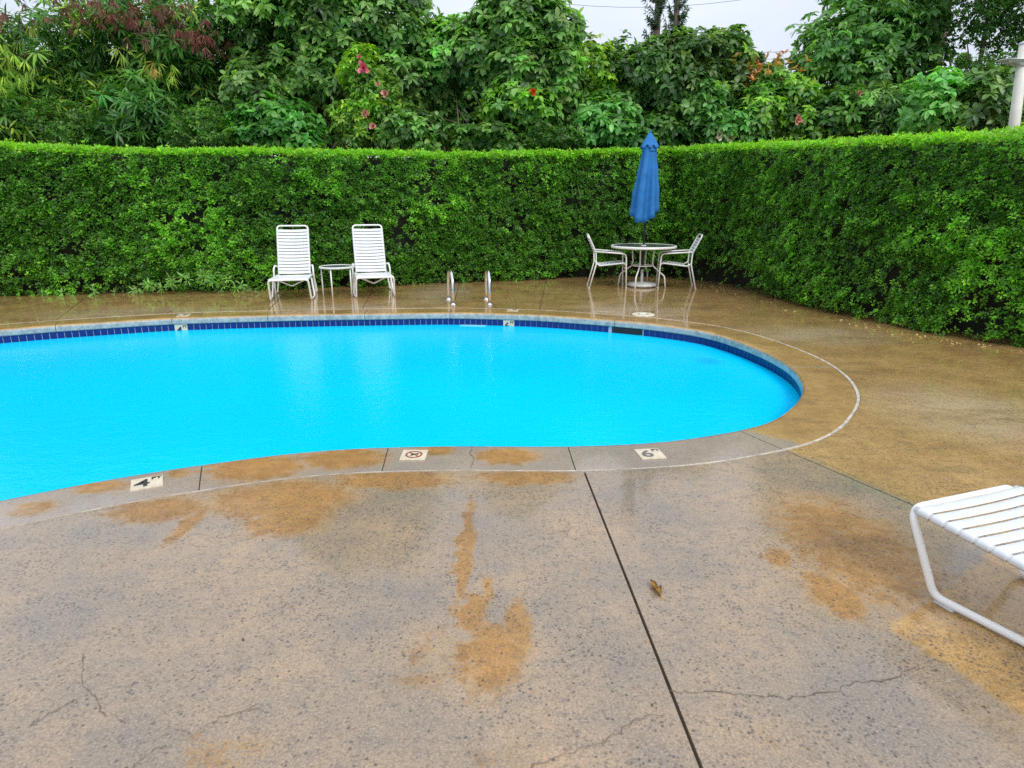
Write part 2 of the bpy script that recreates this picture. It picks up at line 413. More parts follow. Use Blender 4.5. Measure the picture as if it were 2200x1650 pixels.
NRM = np.stack([-tan[:, 1], tan[:, 0], np.zeros(len(tan))], 1)   # outline runs clockwise seen from above: this points out of the pool
ctr = EDGE.mean(0)
if ((EDGE - ctr) * NRM).sum() < 0: NRM = -NRM
for _ in range(4):
    NRM = (np.roll(NRM, 1, 0) + 2 * NRM + np.roll(NRM, -1, 0)) / 4
    NRM /= np.linalg.norm(NRM, axis=1)[:, None]
NE = len(EDGE); STEP = PERIM / NE
def off(i, o, z=0.0):
    p = EDGE[i % NE] + NRM[i % NE] * o; return Vector((p[0], p[1], z))
def nearest(p, o=0.0):
    q = EDGE + NRM * o; return int(np.argmin(np.linalg.norm(q[:, :2] - np.array([p[0], p[1]]), axis=1)))

WATER_Z, COPE_W, COPE_D, SEAL = -.170, .385, -.088, .02
# ------------------------------------------------------------------ ground: one sheet to the horizon, open where the pool is
bm = bmesh.new(); rings = []
for k, rad in enumerate((0, 1, 2, 3, 4)):
    ring = []
    for i in range(0, NE, 6):
        p = off(i, .2, -.045); d = (p - Vector((*ctr[:2], -.045))); d.z = 0
        q = p if k == 0 else Vector((ctr[0], ctr[1], -.045)) + d.normalized() * (12, 30, 120, 1500)[k - 1]
        ring.append(bm.verts.new(q))
    rings.append(ring)
for A, B in zip(rings[:-1], rings[1:]):
    n = len(A)
    for i in range(n): bm.faces.new((A[i], A[(i + 1) % n], B[(i + 1) % n], B[i]))
from_bm('ground', bm, M['soil'], kind='structure')

# ------------------------------------------------------------------ water and pool wall
bm = bmesh.new()
bm.faces.new([bm.verts.new(off(i, .03, WATER_Z)) for i in range(0, NE, 2)])
bmesh.ops.recalc_face_normals(bm, faces=bm.faces)
w = from_bm('water', bm, M['water'], kind='structure')
if w.data.polygons[0].normal.z < 0: w.data.flip_normals()

bm = bmesh.new(); A = []; B = []
for i in range(0, NE, 2):
    A.append(bm.verts.new(off(i, .031, COPE_D + .002))); B.append(bm.verts.new(off(i, .031, -.6)))
for i in range(len(A)): bm.faces.new((A[i], A[(i + 1) % len(A)], B[(i + 1) % len(A)], B[i]))
pool_wall = from_bm('pool_wall', bm, M['grout'], kind='structure')

# waterline tiles, one object each where they are seen, the rest joined
def tile_mesh(name, w, h, d, mat):
    bm = bmesh.new(); add_box(bm, (0, 0, 0), (w, d, h), bevel=.003)
    me = bpy.data.meshes.new(name); bm.to_mesh(me); bm.free(); me.materials.append(mat); return me
TW = .0762
tile_meshes = [tile_mesh('tile', TW - .008, .082, .012, m) for m in M['tile']]
arc = np.arange(NE) * STEP
def at_arc(s, o, z):
    f = (s % PERIM) / STEP; i = int(f); a = f - i
    return off(i, o, z).lerp(off(i + 1, o, z), a), Vector(NRM[i % NE])
def arc_of(px, z): return nearest(G(*px, z)) * STEP
i4, i6 = arc_of((396, 706), WATER_Z), arc_of((1094, 701), WATER_Z)
sk0, sk1 = arc_of((1322, 709), WATER_Z), arc_of((1385, 718), WATER_Z)
skc, skw = (sk0 + sk1) / 2, abs(sk1 - sk0) / 2
s_first, s_last = arc_of((-60, 742), WATER_Z), arc_of((1716, 850), 0)
lo, hi = min(s_first, s_last), max(s_first, s_last)
ntile = int((PERIM) / TW); tw = PERIM / ntile
rest = bmesh.new()
def adist(a, b):
    d = abs(a - b) % PERIM; return min(d, PERIM - d)
count = 0
def shift(s0): return round(s0 / tw - .5)           # tile grid index nearest to an arc length
k4, k6 = round(i4 / tw), round(i6 / tw)
for k in range(ntile):
    s = (k + .5) * tw
    if k in (k4, k4 - 1, k6, k6 - 1): continue
    if adist(s, skc) < skw: continue
    p, n = at_arc(s, .026, (COPE_D + WATER_Z) / 2 - .004)
    visible = lo <= s <= hi
    if visible and count < 290:
        o = link('tile', tile_meshes[int(rng.integers(0, 3))], None, pool_wall)
        o.location = p; o.rotation_euler = (0, 0, math.atan2(n.y, n.x) - math.pi / 2); count += 1
    else:
        add_box(rest, p, (TW - .008, .012, .082), Matrix.Rotation(math.atan2(n.y, n.x) - math.pi / 2, 3, 'Z'))
from_bm('tile_row', rest, M['tile'][0], pool_wall, kind='stuff')
# skimmer mouth in the wall, and the ledge of the recessed step
p, n = at_arc(skc, .033, (COPE_D + WATER_Z) / 2)
bm = bmesh.new()
add_box(bm, (0, 0, 0), (2 * skw - .01, .03, .080))
sk = from_bm('skimmer_mouth', bm, M['black'], pool_wall); sk.location = p; sk.rotation_euler = (0, 0, math.atan2(n.y, n.x) - math.pi / 2)
bm = bmesh.new()
for z in (-.02, 0, .02): add_box(bm, (0, -.016, z), (2 * skw - .06, .006, .004))
lv = from_bm('weir_slat', bm, M['dark'], sk)
sl = arc_of((1012, 703), WATER_Z)
p, n = at_arc(sl, -.03, WATER_Z - .003)
bm = bmesh.new(); add_box(bm, (0, 0, 0), (.36, .12, .010), bevel=.003)
st = from_bm('recessed_step', bm, M['plaster'], pool_wall); st.location = p; st.rotation_euler = (0, 0, math.atan2(n.y, n.x) - math.pi / 2)

# ------------------------------------------------------------------ coping, one stone between each pair of joints
PROF = [(COPE_W, -.05), (COPE_W, -.004), (COPE_W - .006, .0), (.04, .0), (.018, -.004), (.005, -.015), (0, -.032), (0, -.074), (.006, -.084), (.034, COPE_D)]
joint_px = [(116, 699), (364, 684), (575, 678), (785, 674), (969, 672), (1160, 677), (1322, 688), (1542, 718), (1700, 787), (1720, 852), (1580, 922), (1225, 956), (838, 957), (429, 996)]
joints = sorted({nearest(G(*p)) for p in joint_px} | {nearest(q) for q in ((-3.6, 2.2), (-5.6, 1.3), (-7.9, 2.1), (-8.9, 4.2), (-8.0, 6.2))})
coping = empty('pool_coping', (0, 0, 0)); tag(coping, kind='structure')
def sweep_ring(prof, idx, first, last):
    bm = bmesh.new(); rings = []
    for f in idx:
        i = int(math.floor(f)); a = f - i
        p0, p1 = off(i, 0), off(i + 1, 0); n = (Vector(NRM[i % NE]) * (1 - a) + Vector(NRM[(i + 1) % NE]) * a).normalized()
        c = p0.lerp(p1, a)
        rings.append([bm.verts.new(c + n * o + Vector((0, 0, z))) for o, z in prof])
    for A, B in zip(rings[:-1], rings[1:]):
        for k in range(len(prof) - 1): bm.faces.new((A[k], A[k + 1], B[k + 1], B[k]))
    bm.faces.new(rings[0]); bm.faces.new(rings[-1][::-1])
    bmesh.ops.recalc_face_normals(bm, faces=bm.faces)
    return bm
gap = .0035 / STEP
for a, b in zip(joints, joints[1:] + [joints[0] + NE]):
    idx = [a + gap] + [k for k in range(a + 1, b, 2) if k + .2 < b - gap and k > a + gap] + [b - gap]
    dz = random.uniform(-.0015, .0015)
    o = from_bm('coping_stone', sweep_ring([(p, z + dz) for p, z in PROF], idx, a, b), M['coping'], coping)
for a in joints:
    from_bm('joint_mortar', sweep_ring([(p + .002 * (p < .1) - .002 * (p > .3), z - .004) for p, z in PROF], [a - gap * .98 + NE, a + NE, a + gap * .98 + NE], a, a), M['joint'], coping)
# sealant bead between coping and deck
bm = bmesh.new(); A = []
RIGHT = nearest(G(1726, 833))
def bead(i):
    d = min(abs(i - RIGHT), NE - abs(i - RIGHT))
    return .0055 + .017 * math.exp(-(d / 55) ** 2) + .003 * math.sin(i * .37) * math.sin(i * .091)
for i in range(NE):
    p0 = off(i, COPE_W, -.03); p1 = off(i, COPE_W + .001, .0015); p2 = off(i, COPE_W + bead(i), .0025); p3 = off(i, COPE_W + bead(i) + .002, -.03)
    A.append([bm.verts.new(p) for p in (p0, p1, p2, p3)])
for i in range(NE):
    P_, Q = A[i], A[(i + 1) % NE]
    for k in range(3): bm.faces.new((P_[k], P_[k + 1], Q[k + 1], Q[k]))
bmesh.ops.recalc_face_normals(bm, faces=bm.faces)
from_bm('sealant_bead', bm, M['sealant'], coping)

# ------------------------------------------------------------------ deck slabs, cut by the joints that run out from the pool
deck = empty('pool_deck'); tag(deck, kind='structure')
O_OFF = COPE_W + .014
def outer(p): return nearest(p, O_OFF)
def long_ray(p, q, L):
    p, q = Vector(p), Vector(q); d = (q - p); d.z = 0; d.normalize(); return p, p + d * L
cuts = []                                           # (index on the outer curve, far end)
for near, far, L in ((G(1247, 1013), G(1490, 1650), 9), (G(1690, 965), G(1960, 1080), 16), (G(1845, 851), G(2190, 905), 9), (G(1425, 656), G(1490, 623.5), 9), (G(1160, 664), G(1172, 610), 9),
                     (G(972, 660), G(987, 606), 9), (G(783, 660), G(795, 637), 9), (G(578, 664), G(600, 641), 9), (G(362, 672), G(397, 648), 9), (G(134, 676), G(180, 641), 9),
                     ((-9.2, 4.3, 0), (-12, 4.0, 0), 9), ((-6.6, 1.0, 0), (-7.6, -3, 0), 9), ((-3.2, 2.0, 0), (-4.4, -1.0, 0), 9)):
    i = outer(near); s = off(i, O_OFF); d = (Vector(far) - Vector(near)); d.z = 0
    cuts.append((i, s + d.normalized() * L, d.normalized()))
cuts.sort(key=lambda c: c[0])
HW = .0055
for (i, e, d), (j, e2, d2) in zip(cuts, cuts[1:] + [cuts[0]]):
    jj = j if j > i else j + NE
    arcpts = [off(k, COPE_W + bead(k % NE) + .003) for k in range(i, jj + 1)]
    n1 = Vector((-d.y, d.x, 0)); n2 = Vector((-d2.y, d2.x, 0))
    if n1.dot(arcpts[len(arcpts) // 2] - arcpts[0]) < 0: n1 = -n1
    if n2.dot(arcpts[len(arcpts) // 2] - arcpts[-1]) < 0: n2 = -n2
    # drop arc points inside the gap, then start and end on the shifted rays
    body = [p for p in arcpts if n1.dot(p - arcpts[0]) > HW or (p - arcpts[0]).length > .3]
    body = [p for p in body if n2.dot(p - arcpts[-1]) > HW or (p - arcpts[-1]).length > .3]
    poly = [arcpts[0] + n1 * HW + d * .001] + body + [arcpts[-1] + n2 * HW + d2 * .001, e2 + n2 * HW, e + n1 * HW]
    bm = bmesh.new()
    f = bm.faces.new([bm.verts.new((p.x, p.y, 0)) for p in poly])
    bm.normal_update()
    if f.normal.z < 0: f.normal_flip()
    ed = list(f.edges)
    r = bmesh.ops.extrude_face_region(bm, geom=[f])
    top = [v for v in r['geom'] if isinstance(v, bmesh.types.BMVert)]
    # the copy goes down, the original stays on top
    for v in top: v.co.z -= .035
    bmesh.ops.recalc_face_normals(bm, faces=bm.faces)
    dz = random.uniform(-.001, .001)
    for v in bm.verts: v.co.z += dz
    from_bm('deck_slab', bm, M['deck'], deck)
# grit in the joints, a little below the slabs
bm = bmesh.new()
for i, e, d in cuts:
    s = off(i, COPE_W + .02, -.012); n = Vector((-d.y, d.x, 0)) * .012; e = Vector((e.x, e.y, -.012))
    bm.faces.new([bm.verts.new(p) for p in (s - n, s + n, e + n, e - n)])
bmesh.ops.recalc_face_normals(bm, faces=bm.faces)
from_bm('joint_fill', bm, M['joint'], deck)
# hairline cracks
def crack(px, w=.0026):
    bm = bmesh.new(); P = [G(*p, .0025) for p in px]; Q = []
    for a, b in zip(P[:-1], P[1:]):
        for k in range(5):
            q = a.lerp(b, k / 5); Q.append(q + Vector((random.gauss(0, .004), random.gauss(0, .004), 0)))
    Q.append(P[-1]); prev = None
    for i, q in enumerate(Q):
        t = (Q[min(i + 1, len(Q) - 1)] - Q[max(i - 1, 0)]).normalized(); n = Vector((-t.y, t.x, 0)) * (w * random.uniform(.2, 1.2) / 2)
        cur = (bm.verts.new(q - n), bm.verts.new(q + n))
        if prev: bm.faces.new((prev[0], prev[1], cur[1], cur[0]))
        prev = cur
    from_bm('crack', bm, M['crack'], deck)
crack([(1435, 1483), (1460, 1487), (1520, 1486), (1610, 1490), (1690, 1498), (1730, 1496), (1800, 1482), (1840, 1465), (1900, 1462), (1950, 1440), (2010, 1415)], .0034)
crack([(1140, 1648), (1210, 1622), (1300, 1588), (1350, 1555), (1385, 1535), (1428, 1536)], .003)
crack([(182, 1405), (178, 1440), (180, 1470), (205, 1500), (222, 1530), (270, 1552)])
crack([(1750, 985), (1810, 1010), (1870, 1040)], .003)
crack([(60, 1560), (130, 1520), (160, 1500)], .003); crack([(360, 1560), (420, 1575), (470, 1540), (560, 1520)], .003)
crack([(1015, 958), (1010, 972), (1018, 985), (1012, 1003)], .005)
crack([(280, 1650), (330, 1610), (370, 1600)], .003)

# ------------------------------------------------------------------ loungers
def add_strap(bm, half, width, thick, along, z_at=0.0, sag=.0, r=.0145):
    pass
def strap_obj(name, half, width, ctr_, tang, mat, parent, sag=.02, r=.0145, me_cache={}):
    key = (round(half, 3), round(width, 3), round(sag, 3), r)
    me = me_cache.get(key)
    if me is None:
        prof = []                                   # across x, wrapping the rails at both ends; z up from the rail axis
        rr = r + .003
        for a in (-150, -110, -60, -20, 0): prof.append((-half + rr * math.sin(R(a)), rr * math.cos(R(a))))
        for t in (.2, .4, .6, .8): prof.append((-half + 2 * half * t, rr - sag * math.sin(math.pi * t)))
        for a in (0, 20, 60, 110, 150): prof.append((half + rr * math.sin(R(a)), rr * math.cos(R(a))))
        bm = bmesh.new(); rows = []
        for y, dz in ((-width / 2, -.0012), (-width / 2 + .004, 0), (width / 2 - .004, 0), (width / 2, -.0012)):
            rows.append([bm.verts.new((x, y, z + dz)) for x, z in prof])
        for A, B in zip(rows[:-1], rows[1:]):
            for k in range(len(prof) - 1): bm.faces.new((A[k], A[k + 1], B[k + 1], B[k]))
        bmesh.ops.recalc_face_normals(bm, faces=bm.faces)
        r_ = bmesh.ops.solidify(bm, geom=bm.faces[:], thickness=.0025)
        me = bpy.data.meshes.new(name); bm.to_mesh(me); bm.free(); me.materials.append(mat)
        me.polygons.foreach_set('use_smooth', [True] * len(me.polygons))
        me_cache[key] = me
    o = link(name, me, None, parent)
    t = Vector(tang).normalized(); x = Vector((1, 0, 0)); up = x.cross(t).normalized()
    o.matrix_local = Matrix((( 1, t.x, up.x, ctr_[0]), (0, t.y, up.y, ctr_[1]), (0, t.z, up.z, ctr_[2]), (0, 0, 0, 1)))
    return o
def make_lounger(label, loc, rz, back_deg=64, sag=.026, feet=(.012, .15, .035, .52), group='white strap loungers'):
    t = empty('sun_lounger', loc, rz); tag(t, label, 'sun lounger', group)
    W = .285; r = .0145
    zf, zh, yh = .335, .305, .93
    # foot bar that runs down into the two front leg loops
    def leg_loop(s, y0, y1, ztop):
        return [(s * W, 0, ztop), (s * (W + feet[0]), y0, .020), (s * (W + feet[2]), y1, .020), (s * W, y1 + .06, .30)]
    L, Rr = leg_loop(-1, feet[1], feet[3], zf), leg_loop(1, feet[1], feet[3], zf)
    tube_obj('foot_frame', fillet(L[::-1] + Rr, .055, 6), .0150, M['white'], t)
    for s in (-1, 1):
        tube_obj('seat_rail', [(s * (W - .012), .012, zf), (s * (W - .012), yh, zh), (s * (W - .012), yh + .28, zh)], r, M['white'], t)
        pts = [(s * (W - .012), yh + .22, .30), (s * (W + .03), yh + .20, .014), (s * (W + .03), yh - .06, .014), (s * (W + .02), yh - .11, .40), (s * (W + .01), yh + .0, .47), (s * (W - .03), yh + .06, .44)]
        tube_obj('rear_leg', fillet(pts, .05, 5), .0135, M['white'], t)
        for y in (feet[1] + .045, feet[3] - .045, yh - .03, yh + .17):
            bm = bmesh.new(); add_box(bm, (s * (W + (feet[0] if y < .25 else feet[2] if y < .6 else .028)), y, .005), (.022, .075, .010), bevel=.003)
            from_bm('glide', bm, M['pad'], t)
    tube_obj('cross_brace', fillet([(-W + .02, .42, .315), (0, .40, .195), (W - .02, .42, .315)], .06, 5), .011, M['white'], t)
    tube_obj('cross_bar', [(-W, yh, zh - .005), (W, yh, zh - .005)], .012, M['white'], t)
    n = 16; pitch = .0552
    for k in range(n):
        y = .050 + k * pitch
        z = zf + (zh - zf) * y / yh
        strap_obj('strap', W - .012, .0465, (0, y, z), (0, 1, (zh - zf) / yh), M['strap'], t, sag=sag)
    a = R(back_deg); bl = .84; B = .242
    d = Vector((0, math.cos(a), math.sin(a)))
    h = Vector((0, yh + .01, zh + .012))
    P = [Vector((-B, 0, 0)) + h, Vector((-B, 0, 0)) + h + d * bl, Vector((B, 0, 0)) + h + d * bl, Vector((B, 0, 0)) + h]
    tube_obj('back_frame', fillet(P, .06, 6), r, M['white'], t)
    for k in range(14):
        c = h + d * (.035 + k * .0552)
        strap_obj('strap', B, .046, c, d, M['strap'], t, sag=.022)
    return t
fl = (G(580, 650.6) + G(686, 648)) / 2; fr = (G(765.5, 643) + G(862, 638)) / 2
make_lounger('white strap lounger left of the small round table, raised back against the hedge', (fl.x - .06, fl.y - .02, 0), R(13), 65)
make_lounger('white strap lounger right of the small round table, raised back, nearer the grab rails', (fr.x - .02, fr.y - .1, 0), R(16), 65)
near_rot = math.atan2(-.945, .33) - math.pi / 2
lx = Vector((math.cos(near_rot), math.sin(near_rot), 0))
c0 = G(1957, 1092, .335)                             # the outer corner of its foot bar, the side towards the pool
make_lounger('foot end of a white strap lounger close to the camera, cut off at the right', (c0.x - lx.x * .285, c0.y - lx.y * .285, 0), near_rot, 25, sag=.007, feet=(-.045, .12, -.10, .47))

# ------------------------------------------------------------------ small round side table between the loungers
def frosted():
    m, t_, b = new_mat('frosted_table_glass')
    b.inputs['Base Color'].default_value = (.12, .16, .14, 1); b.inputs['Roughness'].default_value = .12
    g = nd(t_, 'ShaderNodeTexCoord').outputs['Object']
    t_.links.new(mixc(t_, noise(t_, g, 40, 3), (.10, .14, .12), (.16, .20, .18)), b.inputs['Base Color'])
    return m
M['glass'] = frosted()
c = (G(701, 632) + G(727, 638.5) + G(757.6, 630.5)) / 3
t = empty('side_table', (c.x + .02, c.y - .08, 0)); tag(t, 'small white round side table with three thin legs between the two loungers', 'side table')
bm = bmesh.new(); rt = .275; zt = .475
add_lathe(bm, [(rt - .02, zt - .03), (rt, zt - .028), (rt + .003, zt - .005), (rt, zt), (rt - .02, zt + .001), (rt - .022, zt - .012)], 36, caps=False)
from_bm('table_rim', bm, M['white'], t, smooth=True)
bm = bmesh.new(); add_lathe(bm, [(rt - .021, zt - .014), (rt - .021, zt - .004)], 36); from_bm('table_glass', bm, M['glass'], t)
for a in (188, 262, 340, 80):
    if a == 80: continue
    cx, cy = math.cos(R(a)), math.sin(R(a))
    tube_obj('leg', [(cx * (rt - .03), cy * (rt - .03), zt - .015), (cx * (rt - .03), cy * (rt - .03), 0)], .0115, M['white'], t)

# ------------------------------------------------------------------ dining set
TC = Vector((2.33, 11.20, 0))
t = empty('dining_table', TC); tag(t, 'white round dining table with glass top and flared legs, in the corner of the hedges', 'table')
rt, zt = .575, .725
bm = bmesh.new()
add_lathe(bm, [(rt - .03, zt - .045), (rt - .004, zt - .042), (rt, zt - .02), (rt - .003, zt - .002), (rt - .015, zt), (rt - .035, zt - .004), (rt - .035, zt - .02)], 48, caps=False)
from_bm('table_rim', bm, M['white'], t, smooth=True)
bm = bmesh.new(); add_lathe(bm, [(.03, zt - .012), (rt - .033, zt - .012), (rt - .033, zt - .004), (.03, zt - .004), (.03, zt - .012)], 48, caps=False)
from_bm('table_glass', bm, M['glass'], t)
bm = bmesh.new(); add_lathe(bm, [(.026, zt - .03), (.045, zt - .03), (.045, zt + .006), (.026, zt + .006), (.026, zt - .03)], 24, caps=False)
from_bm('umbrella_collar', bm, M['white'], t)
for k in range(4):
    a = R(-26 + 90 * k); d = Vector((math.cos(a), math.sin(a), 0)); Z = Vector((0, 0, 1))
    pts = [d * .50 + Z * (zt - .03), d * .20 + Z * (zt - .035), d * .175 + Z * .42, d * .20 + Z * .36, d * .40 + Z * .20, d * .43 + Z * .0]
    tube_obj('leg', fillet(pts, .06, 4), .0125, M['white'], t)
bm = bmesh.new(); n = 32
add_tube(bm, [(.19 * math.cos(2 * math.pi * k / n), .19 * math.sin(2 * math.pi * k / n), .375) for k in range(n)], .011, 8, closed=True)
from_bm('leg_ring', bm, M['white'], t, smooth=True)

def make_chair(label, loc, rz):
    t = empty('patio_chair', loc, rz); tag(t, label, 'chair', 'white strap patio chairs')
    X = .255; r = .0125
    for s in (-1, 1):
        x = s * X
        tube_obj('arm_and_front_leg', fillet([(x, .31, 0), (x, .285, .60), (x, -.235, .635)], .075, 6), r, M['white'], t)
    bp = [(-X, -.33, 0), (-X + .01, -.225, .42), (-X + .015, -.235, .62), (-X + .015, -.375, .915)]
    pts = bp + [(-p[0], p[1], p[2]) for p in bp[::-1]]
    tube_obj('back_frame', fillet(pts, .05, 5), r, M['white'], t)
    for s in (-1, 1):
        tube_obj('seat_rail', fillet([(s * .225, .295, .405), (s * .225, .255, .44), (s * .225, -.16, .39), (s * .225, -.225, .44)], .05, 4), .011, M['white'], t)
        for y in (.31, -.33):
            bm = bmesh.new(); add_lathe(bm, [(.015, 0), (.016, .03)], 10, s * X, y); from_bm('foot_cap', bm, M['pad'], t)
    for y, z in ((.29, .40), (.293, .345)): tube_obj('front_bar', [(-X, y, z), (X, y, z)], .0105, M['white'], t)
    for k in range(8):
        y = .235 - k * .052; z = .44 - (.255 - y) * .115
        strap_obj('strap', .225, .045, (0, y, z), (0, 1, .115), M['strap'], t, sag=.02, r=.011)
    a = Vector((0, -.235, .62)); b = Vector((0, -.375, .915)); d = (b - a).normalized()
    for k in range(6):
        q = a + d * (.0 + k * .0505)
        strap_obj('strap', X - .015, .040, q, -d if False else d, M['strap'], t, sag=-.012, r=.0125)
    return t
make_chair('white strap patio chair left of the dining table, facing right', (1.70, 11.14, 0), R(-90 - 3))
make_chair('white strap patio chair right of the dining table, facing left', (2.90, 11.08, 0), R(90 - 9))

# umbrella, closed, standing in its base under the table
base = empty('umbrella_base', TC); tag(base, 'grey round umbrella base on the deck under the dining table', 'umbrella base')
bm = bmesh.new(); add_lathe(bm, [(.255, .012), (.26, .03), (.25, .055), (.20, .072), (.05, .085)], 40); from_bm('base_disc', bm, M['base'], base, smooth=True)
bm = bmesh.new(); add_lathe(bm, [(.245, 0), (.245, .0125)], 40); from_bm('base_skirt', bm, M['dark'], base)
bm = bmesh.new(); add_lathe(bm, [(.026, .084), (.026, .30), (.022, .305), (.022, .084)], 20, caps=False); from_bm('base_collar', bm, M['base'], base, smooth=True)
um = empty('patio_umbrella', TC); tag(um, 'closed blue patio umbrella standing through the middle of the dining table', 'umbrella')
tube_obj('pole', [(0, 0, .09), (0, 0, 2.57)], .019, M['bronze'], um, 12)
def canopy(zs, rs, folds, amp, name, hem=None, seed=0, parent=um, thick=.004):
    bm = bmesh.new(); n = 128; rings = []
    for j, (z, r_) in enumerate(zip(zs, rs)):
        f = j / (len(zs) - 1); ring = []
        for k in range(n):
            a = 2 * math.pi * k / n
            fold = math.cos(folds * a + .9 * math.sin(a * 2 + seed) + .5 * f)
            fold = math.copysign(abs(fold) ** .55, fold)
            rr = r_ * (1 + amp * min(1, f * 1.6) * fold + .06 * math.sin(3 * a + seed + f * 2))
            zz = z - (hem(a) * f ** 6 if hem else 0)
            ring.append(bm.verts.new((rr * math.cos(a) * 1.02 - .03 * f * (1 if hem and len(zs) > 12 else 0), rr * math.sin(a) * .95, zz)))
        rings.append(ring)
    for A, B in zip(rings[:-1], rings[1:]):
        for k in range(n): bm.faces.new((A[k], A[(k + 1) % n], B[(k + 1) % n], B[k]))
    bmesh.ops.recalc_face_normals(bm, faces=bm.faces)
    bmesh.ops.solidify(bm, geom=bm.faces[:], thickness=thick)
    return from_bm(name, bm, M['blue'], parent, smooth=True)
zs = [2.40 - 1.06 * (k / 22) for k in range(23)]
rs = [.104 + .098 * (k / 22) + .004 * math.sin(k * .9) for k in range(23)]
canopy(zs, rs, 6, .25, 'canopy', hem=lambda a: .23 * (.5 - .5 * math.sin(a + .35)) ** 2 + .015 * math.cos(8 * a), seed=1.3)
zs = [2.585 - .235 * (k / 8) for k in range(9)]
cap = canopy(zs, [.012 + .138 * (k / 8) ** .85 for k in range(9)], 8, .07, 'vent_cap', hem=lambda a: .03 * math.cos(8 * a + .4), seed=.4)
bm = bmesh.new(); add_lathe(bm, [(.012, 2.57), (.018, 2.59), (.016, 2.61), (.004, 2.625)], 14); from_bm('finial', bm, M['blue'], um, smooth=True)
# tie strap round the furled canopy
bm = bmesh.new(); add_lathe(bm, [(.118, 2.315), (.124, 2.31), (.124, 2.285), (.119, 2.28)], 32, caps=False); from_bm('tie_band', bm, M['blue'], um, smooth=True)

# ------------------------------------------------------------------ stainless grab rails by the pool edge
def grab_rail(near, far, label):
    a, b = Vector(near), Vector(far); t = empty('grab_rail', (a.x, a.y, 0)); tag(t, label, 'grab rail', 'stainless grab rails at the recessed pool steps')
    d = b - a; d.z = 0; pts = [Vector((0, 0, 0)), Vector((0, 0, .22))]
    for k in range(1, 12):
        th = math.pi * k / 12
        pts.append(d * (.5 - .5 * math.cos(th)) + Vector((0, 0, .22 + .26 * math.sin(th) ** .8)))
    pts += [d + Vector((0, 0, .22)), d]
    tube_obj('rail_tube', pts, .0245, M['steel'], t, 14)
    for q in (Vector((0, 0, 0)), d):
        bm = bmesh.new(); add_lathe(bm, [(.05, 0), (.048, .012), (.028, .02), (.026, .03)], 20, q.x, q.y); from_bm('escutcheon', bm, M['steel'], t, smooth=True)
grab_rail(G(974, 655), (-.985, 9.62, 0), 'stainless steel grab rail on the far pool edge, the one nearer the loungers')
grab_rail(G(1052.5, 655), (-.40, 9.62, 0), 'stainless steel grab rail on the far pool edge, the one nearer the dining table')

# skimmer lid set in the deck
p = G(1382, 676)
bm = bmesh.new(); add_lathe(bm, [(.152, 0), (.152, .006), (.146, .009), (.05, .010), (.045, .006), (.006, .006)], 40)
o = from_bm('skimmer_lid', bm, M['cream'], smooth=True); o.location = p; tag(o, 'round cream skimmer lid in the wet deck in front of the dining table', 'skimmer lid')
bm = bmesh.new(); add_lathe(bm, [(.016, .0101), (.016, .012)], 12, .06, 0); add_lathe(bm, [(.016, .0101), (.016, .012)], 12, -.06, 0); from_bm('finger_hole', bm, M['dark'], o)

# ------------------------------------------------------------------ depth markers
def text_mesh(txt, size, sx=1.0, offset=.0):
    cu = bpy.data.curves.new('lettering', 'FONT'); cu.body = txt; cu.size = size; cu.align_x = 'CENTER'; cu.align_y = 'CENTER'; cu.offset = offset; cu.extrude = .0006; cu.resolution_u = 4
    o = bpy.data.objects.new('lettering', cu); C.objects.link(o)
    dg = bpy.context.evaluated_depsgraph_get(); me = bpy.data.meshes.new_from_object(o.evaluated_get(dg))
    bpy.data.objects.remove(o); bpy.data.curves.remove(cu)
    for v in me.vertices: v.co.x *= sx
    me.materials.clear(); return me
def marker(label, mtx, digit, ink, size=.152, nodive=False, letters=True):
    t = empty('depth_marker' if not nodive else 'no_diving_marker'); t.matrix_world = mtx
    tag(t, label, 'depth marker' if not nodive else 'no diving sign')
    bm = bmesh.new(); add_box(bm, (0, 0, .001), (size, size, .008), bevel=.002); from_bm('marker_tile', bm, M['marker'], t)
    z = .0066
    if nodive:
        bm = bmesh.new(); n = 40
        for a0, a1 in ((0, 360),):
            R0, R1 = .040, .051
            va = [bm.verts.new((R1 * math.cos(R(a)), R1 * math.sin(R(a)), z)) for a in range(0, 360, 9)]
            vb = [bm.verts.new((R0 * math.cos(R(a)), R0 * math.sin(R(a)), z)) for a in range(0, 360, 9)]
            for k in range(40): bm.faces.new((va[k], va[(k + 1) % 40], vb[(k + 1) % 40], vb[k]))
        from_bm('red_ring', bm, M['redink'], t)
        bm = bmesh.new(); add_box(bm, (0, 0, z + .0004), (.085, .009, .0006), Matrix.Rotation(R(-45), 3, 'Z')); from_bm('slash', bm, M['redink'], t)
        bm = bmesh.new()                             # small figure of a diver
        body = [(-.022, -.016), (-.012, .004), (.006, .012), (.014, .006), (.004, -.002), (-.010, -.020)]
        bm.faces.new([bm.verts.new((x, y, z + .001)) for x, y in body])
        bm.faces.new([bm.verts.new((.020 + .007 * math.cos(2 * math.pi * k / 12), .004 + .007 * math.sin(2 * math.pi * k / 12), z + .001)) for k in range(12)])
        bm.faces.new([bm.verts.new((x, y, z + .001)) for x, y in ((.008, .010), (.026, .020), (.028, .016), (.012, .004))])
        from_bm('diver_figure', bm, M['ink'], t)
    else:
        me = text_mesh(digit, .132, 1.15, .0018); o = link('numeral', me, ink, t); o.location = (-.022, -.008, z)
        me = text_mesh('FT', .046, 1.05, .0012); o = link('unit_letters', me, ink, t); o.location = (.045, .042, z)
    return t
def flat_mtx(px, ang): 
    p = G(*px); return Matrix.Translation((p.x, p.y, .001)) @ Matrix.Rotation(ang, 4, 'Z')
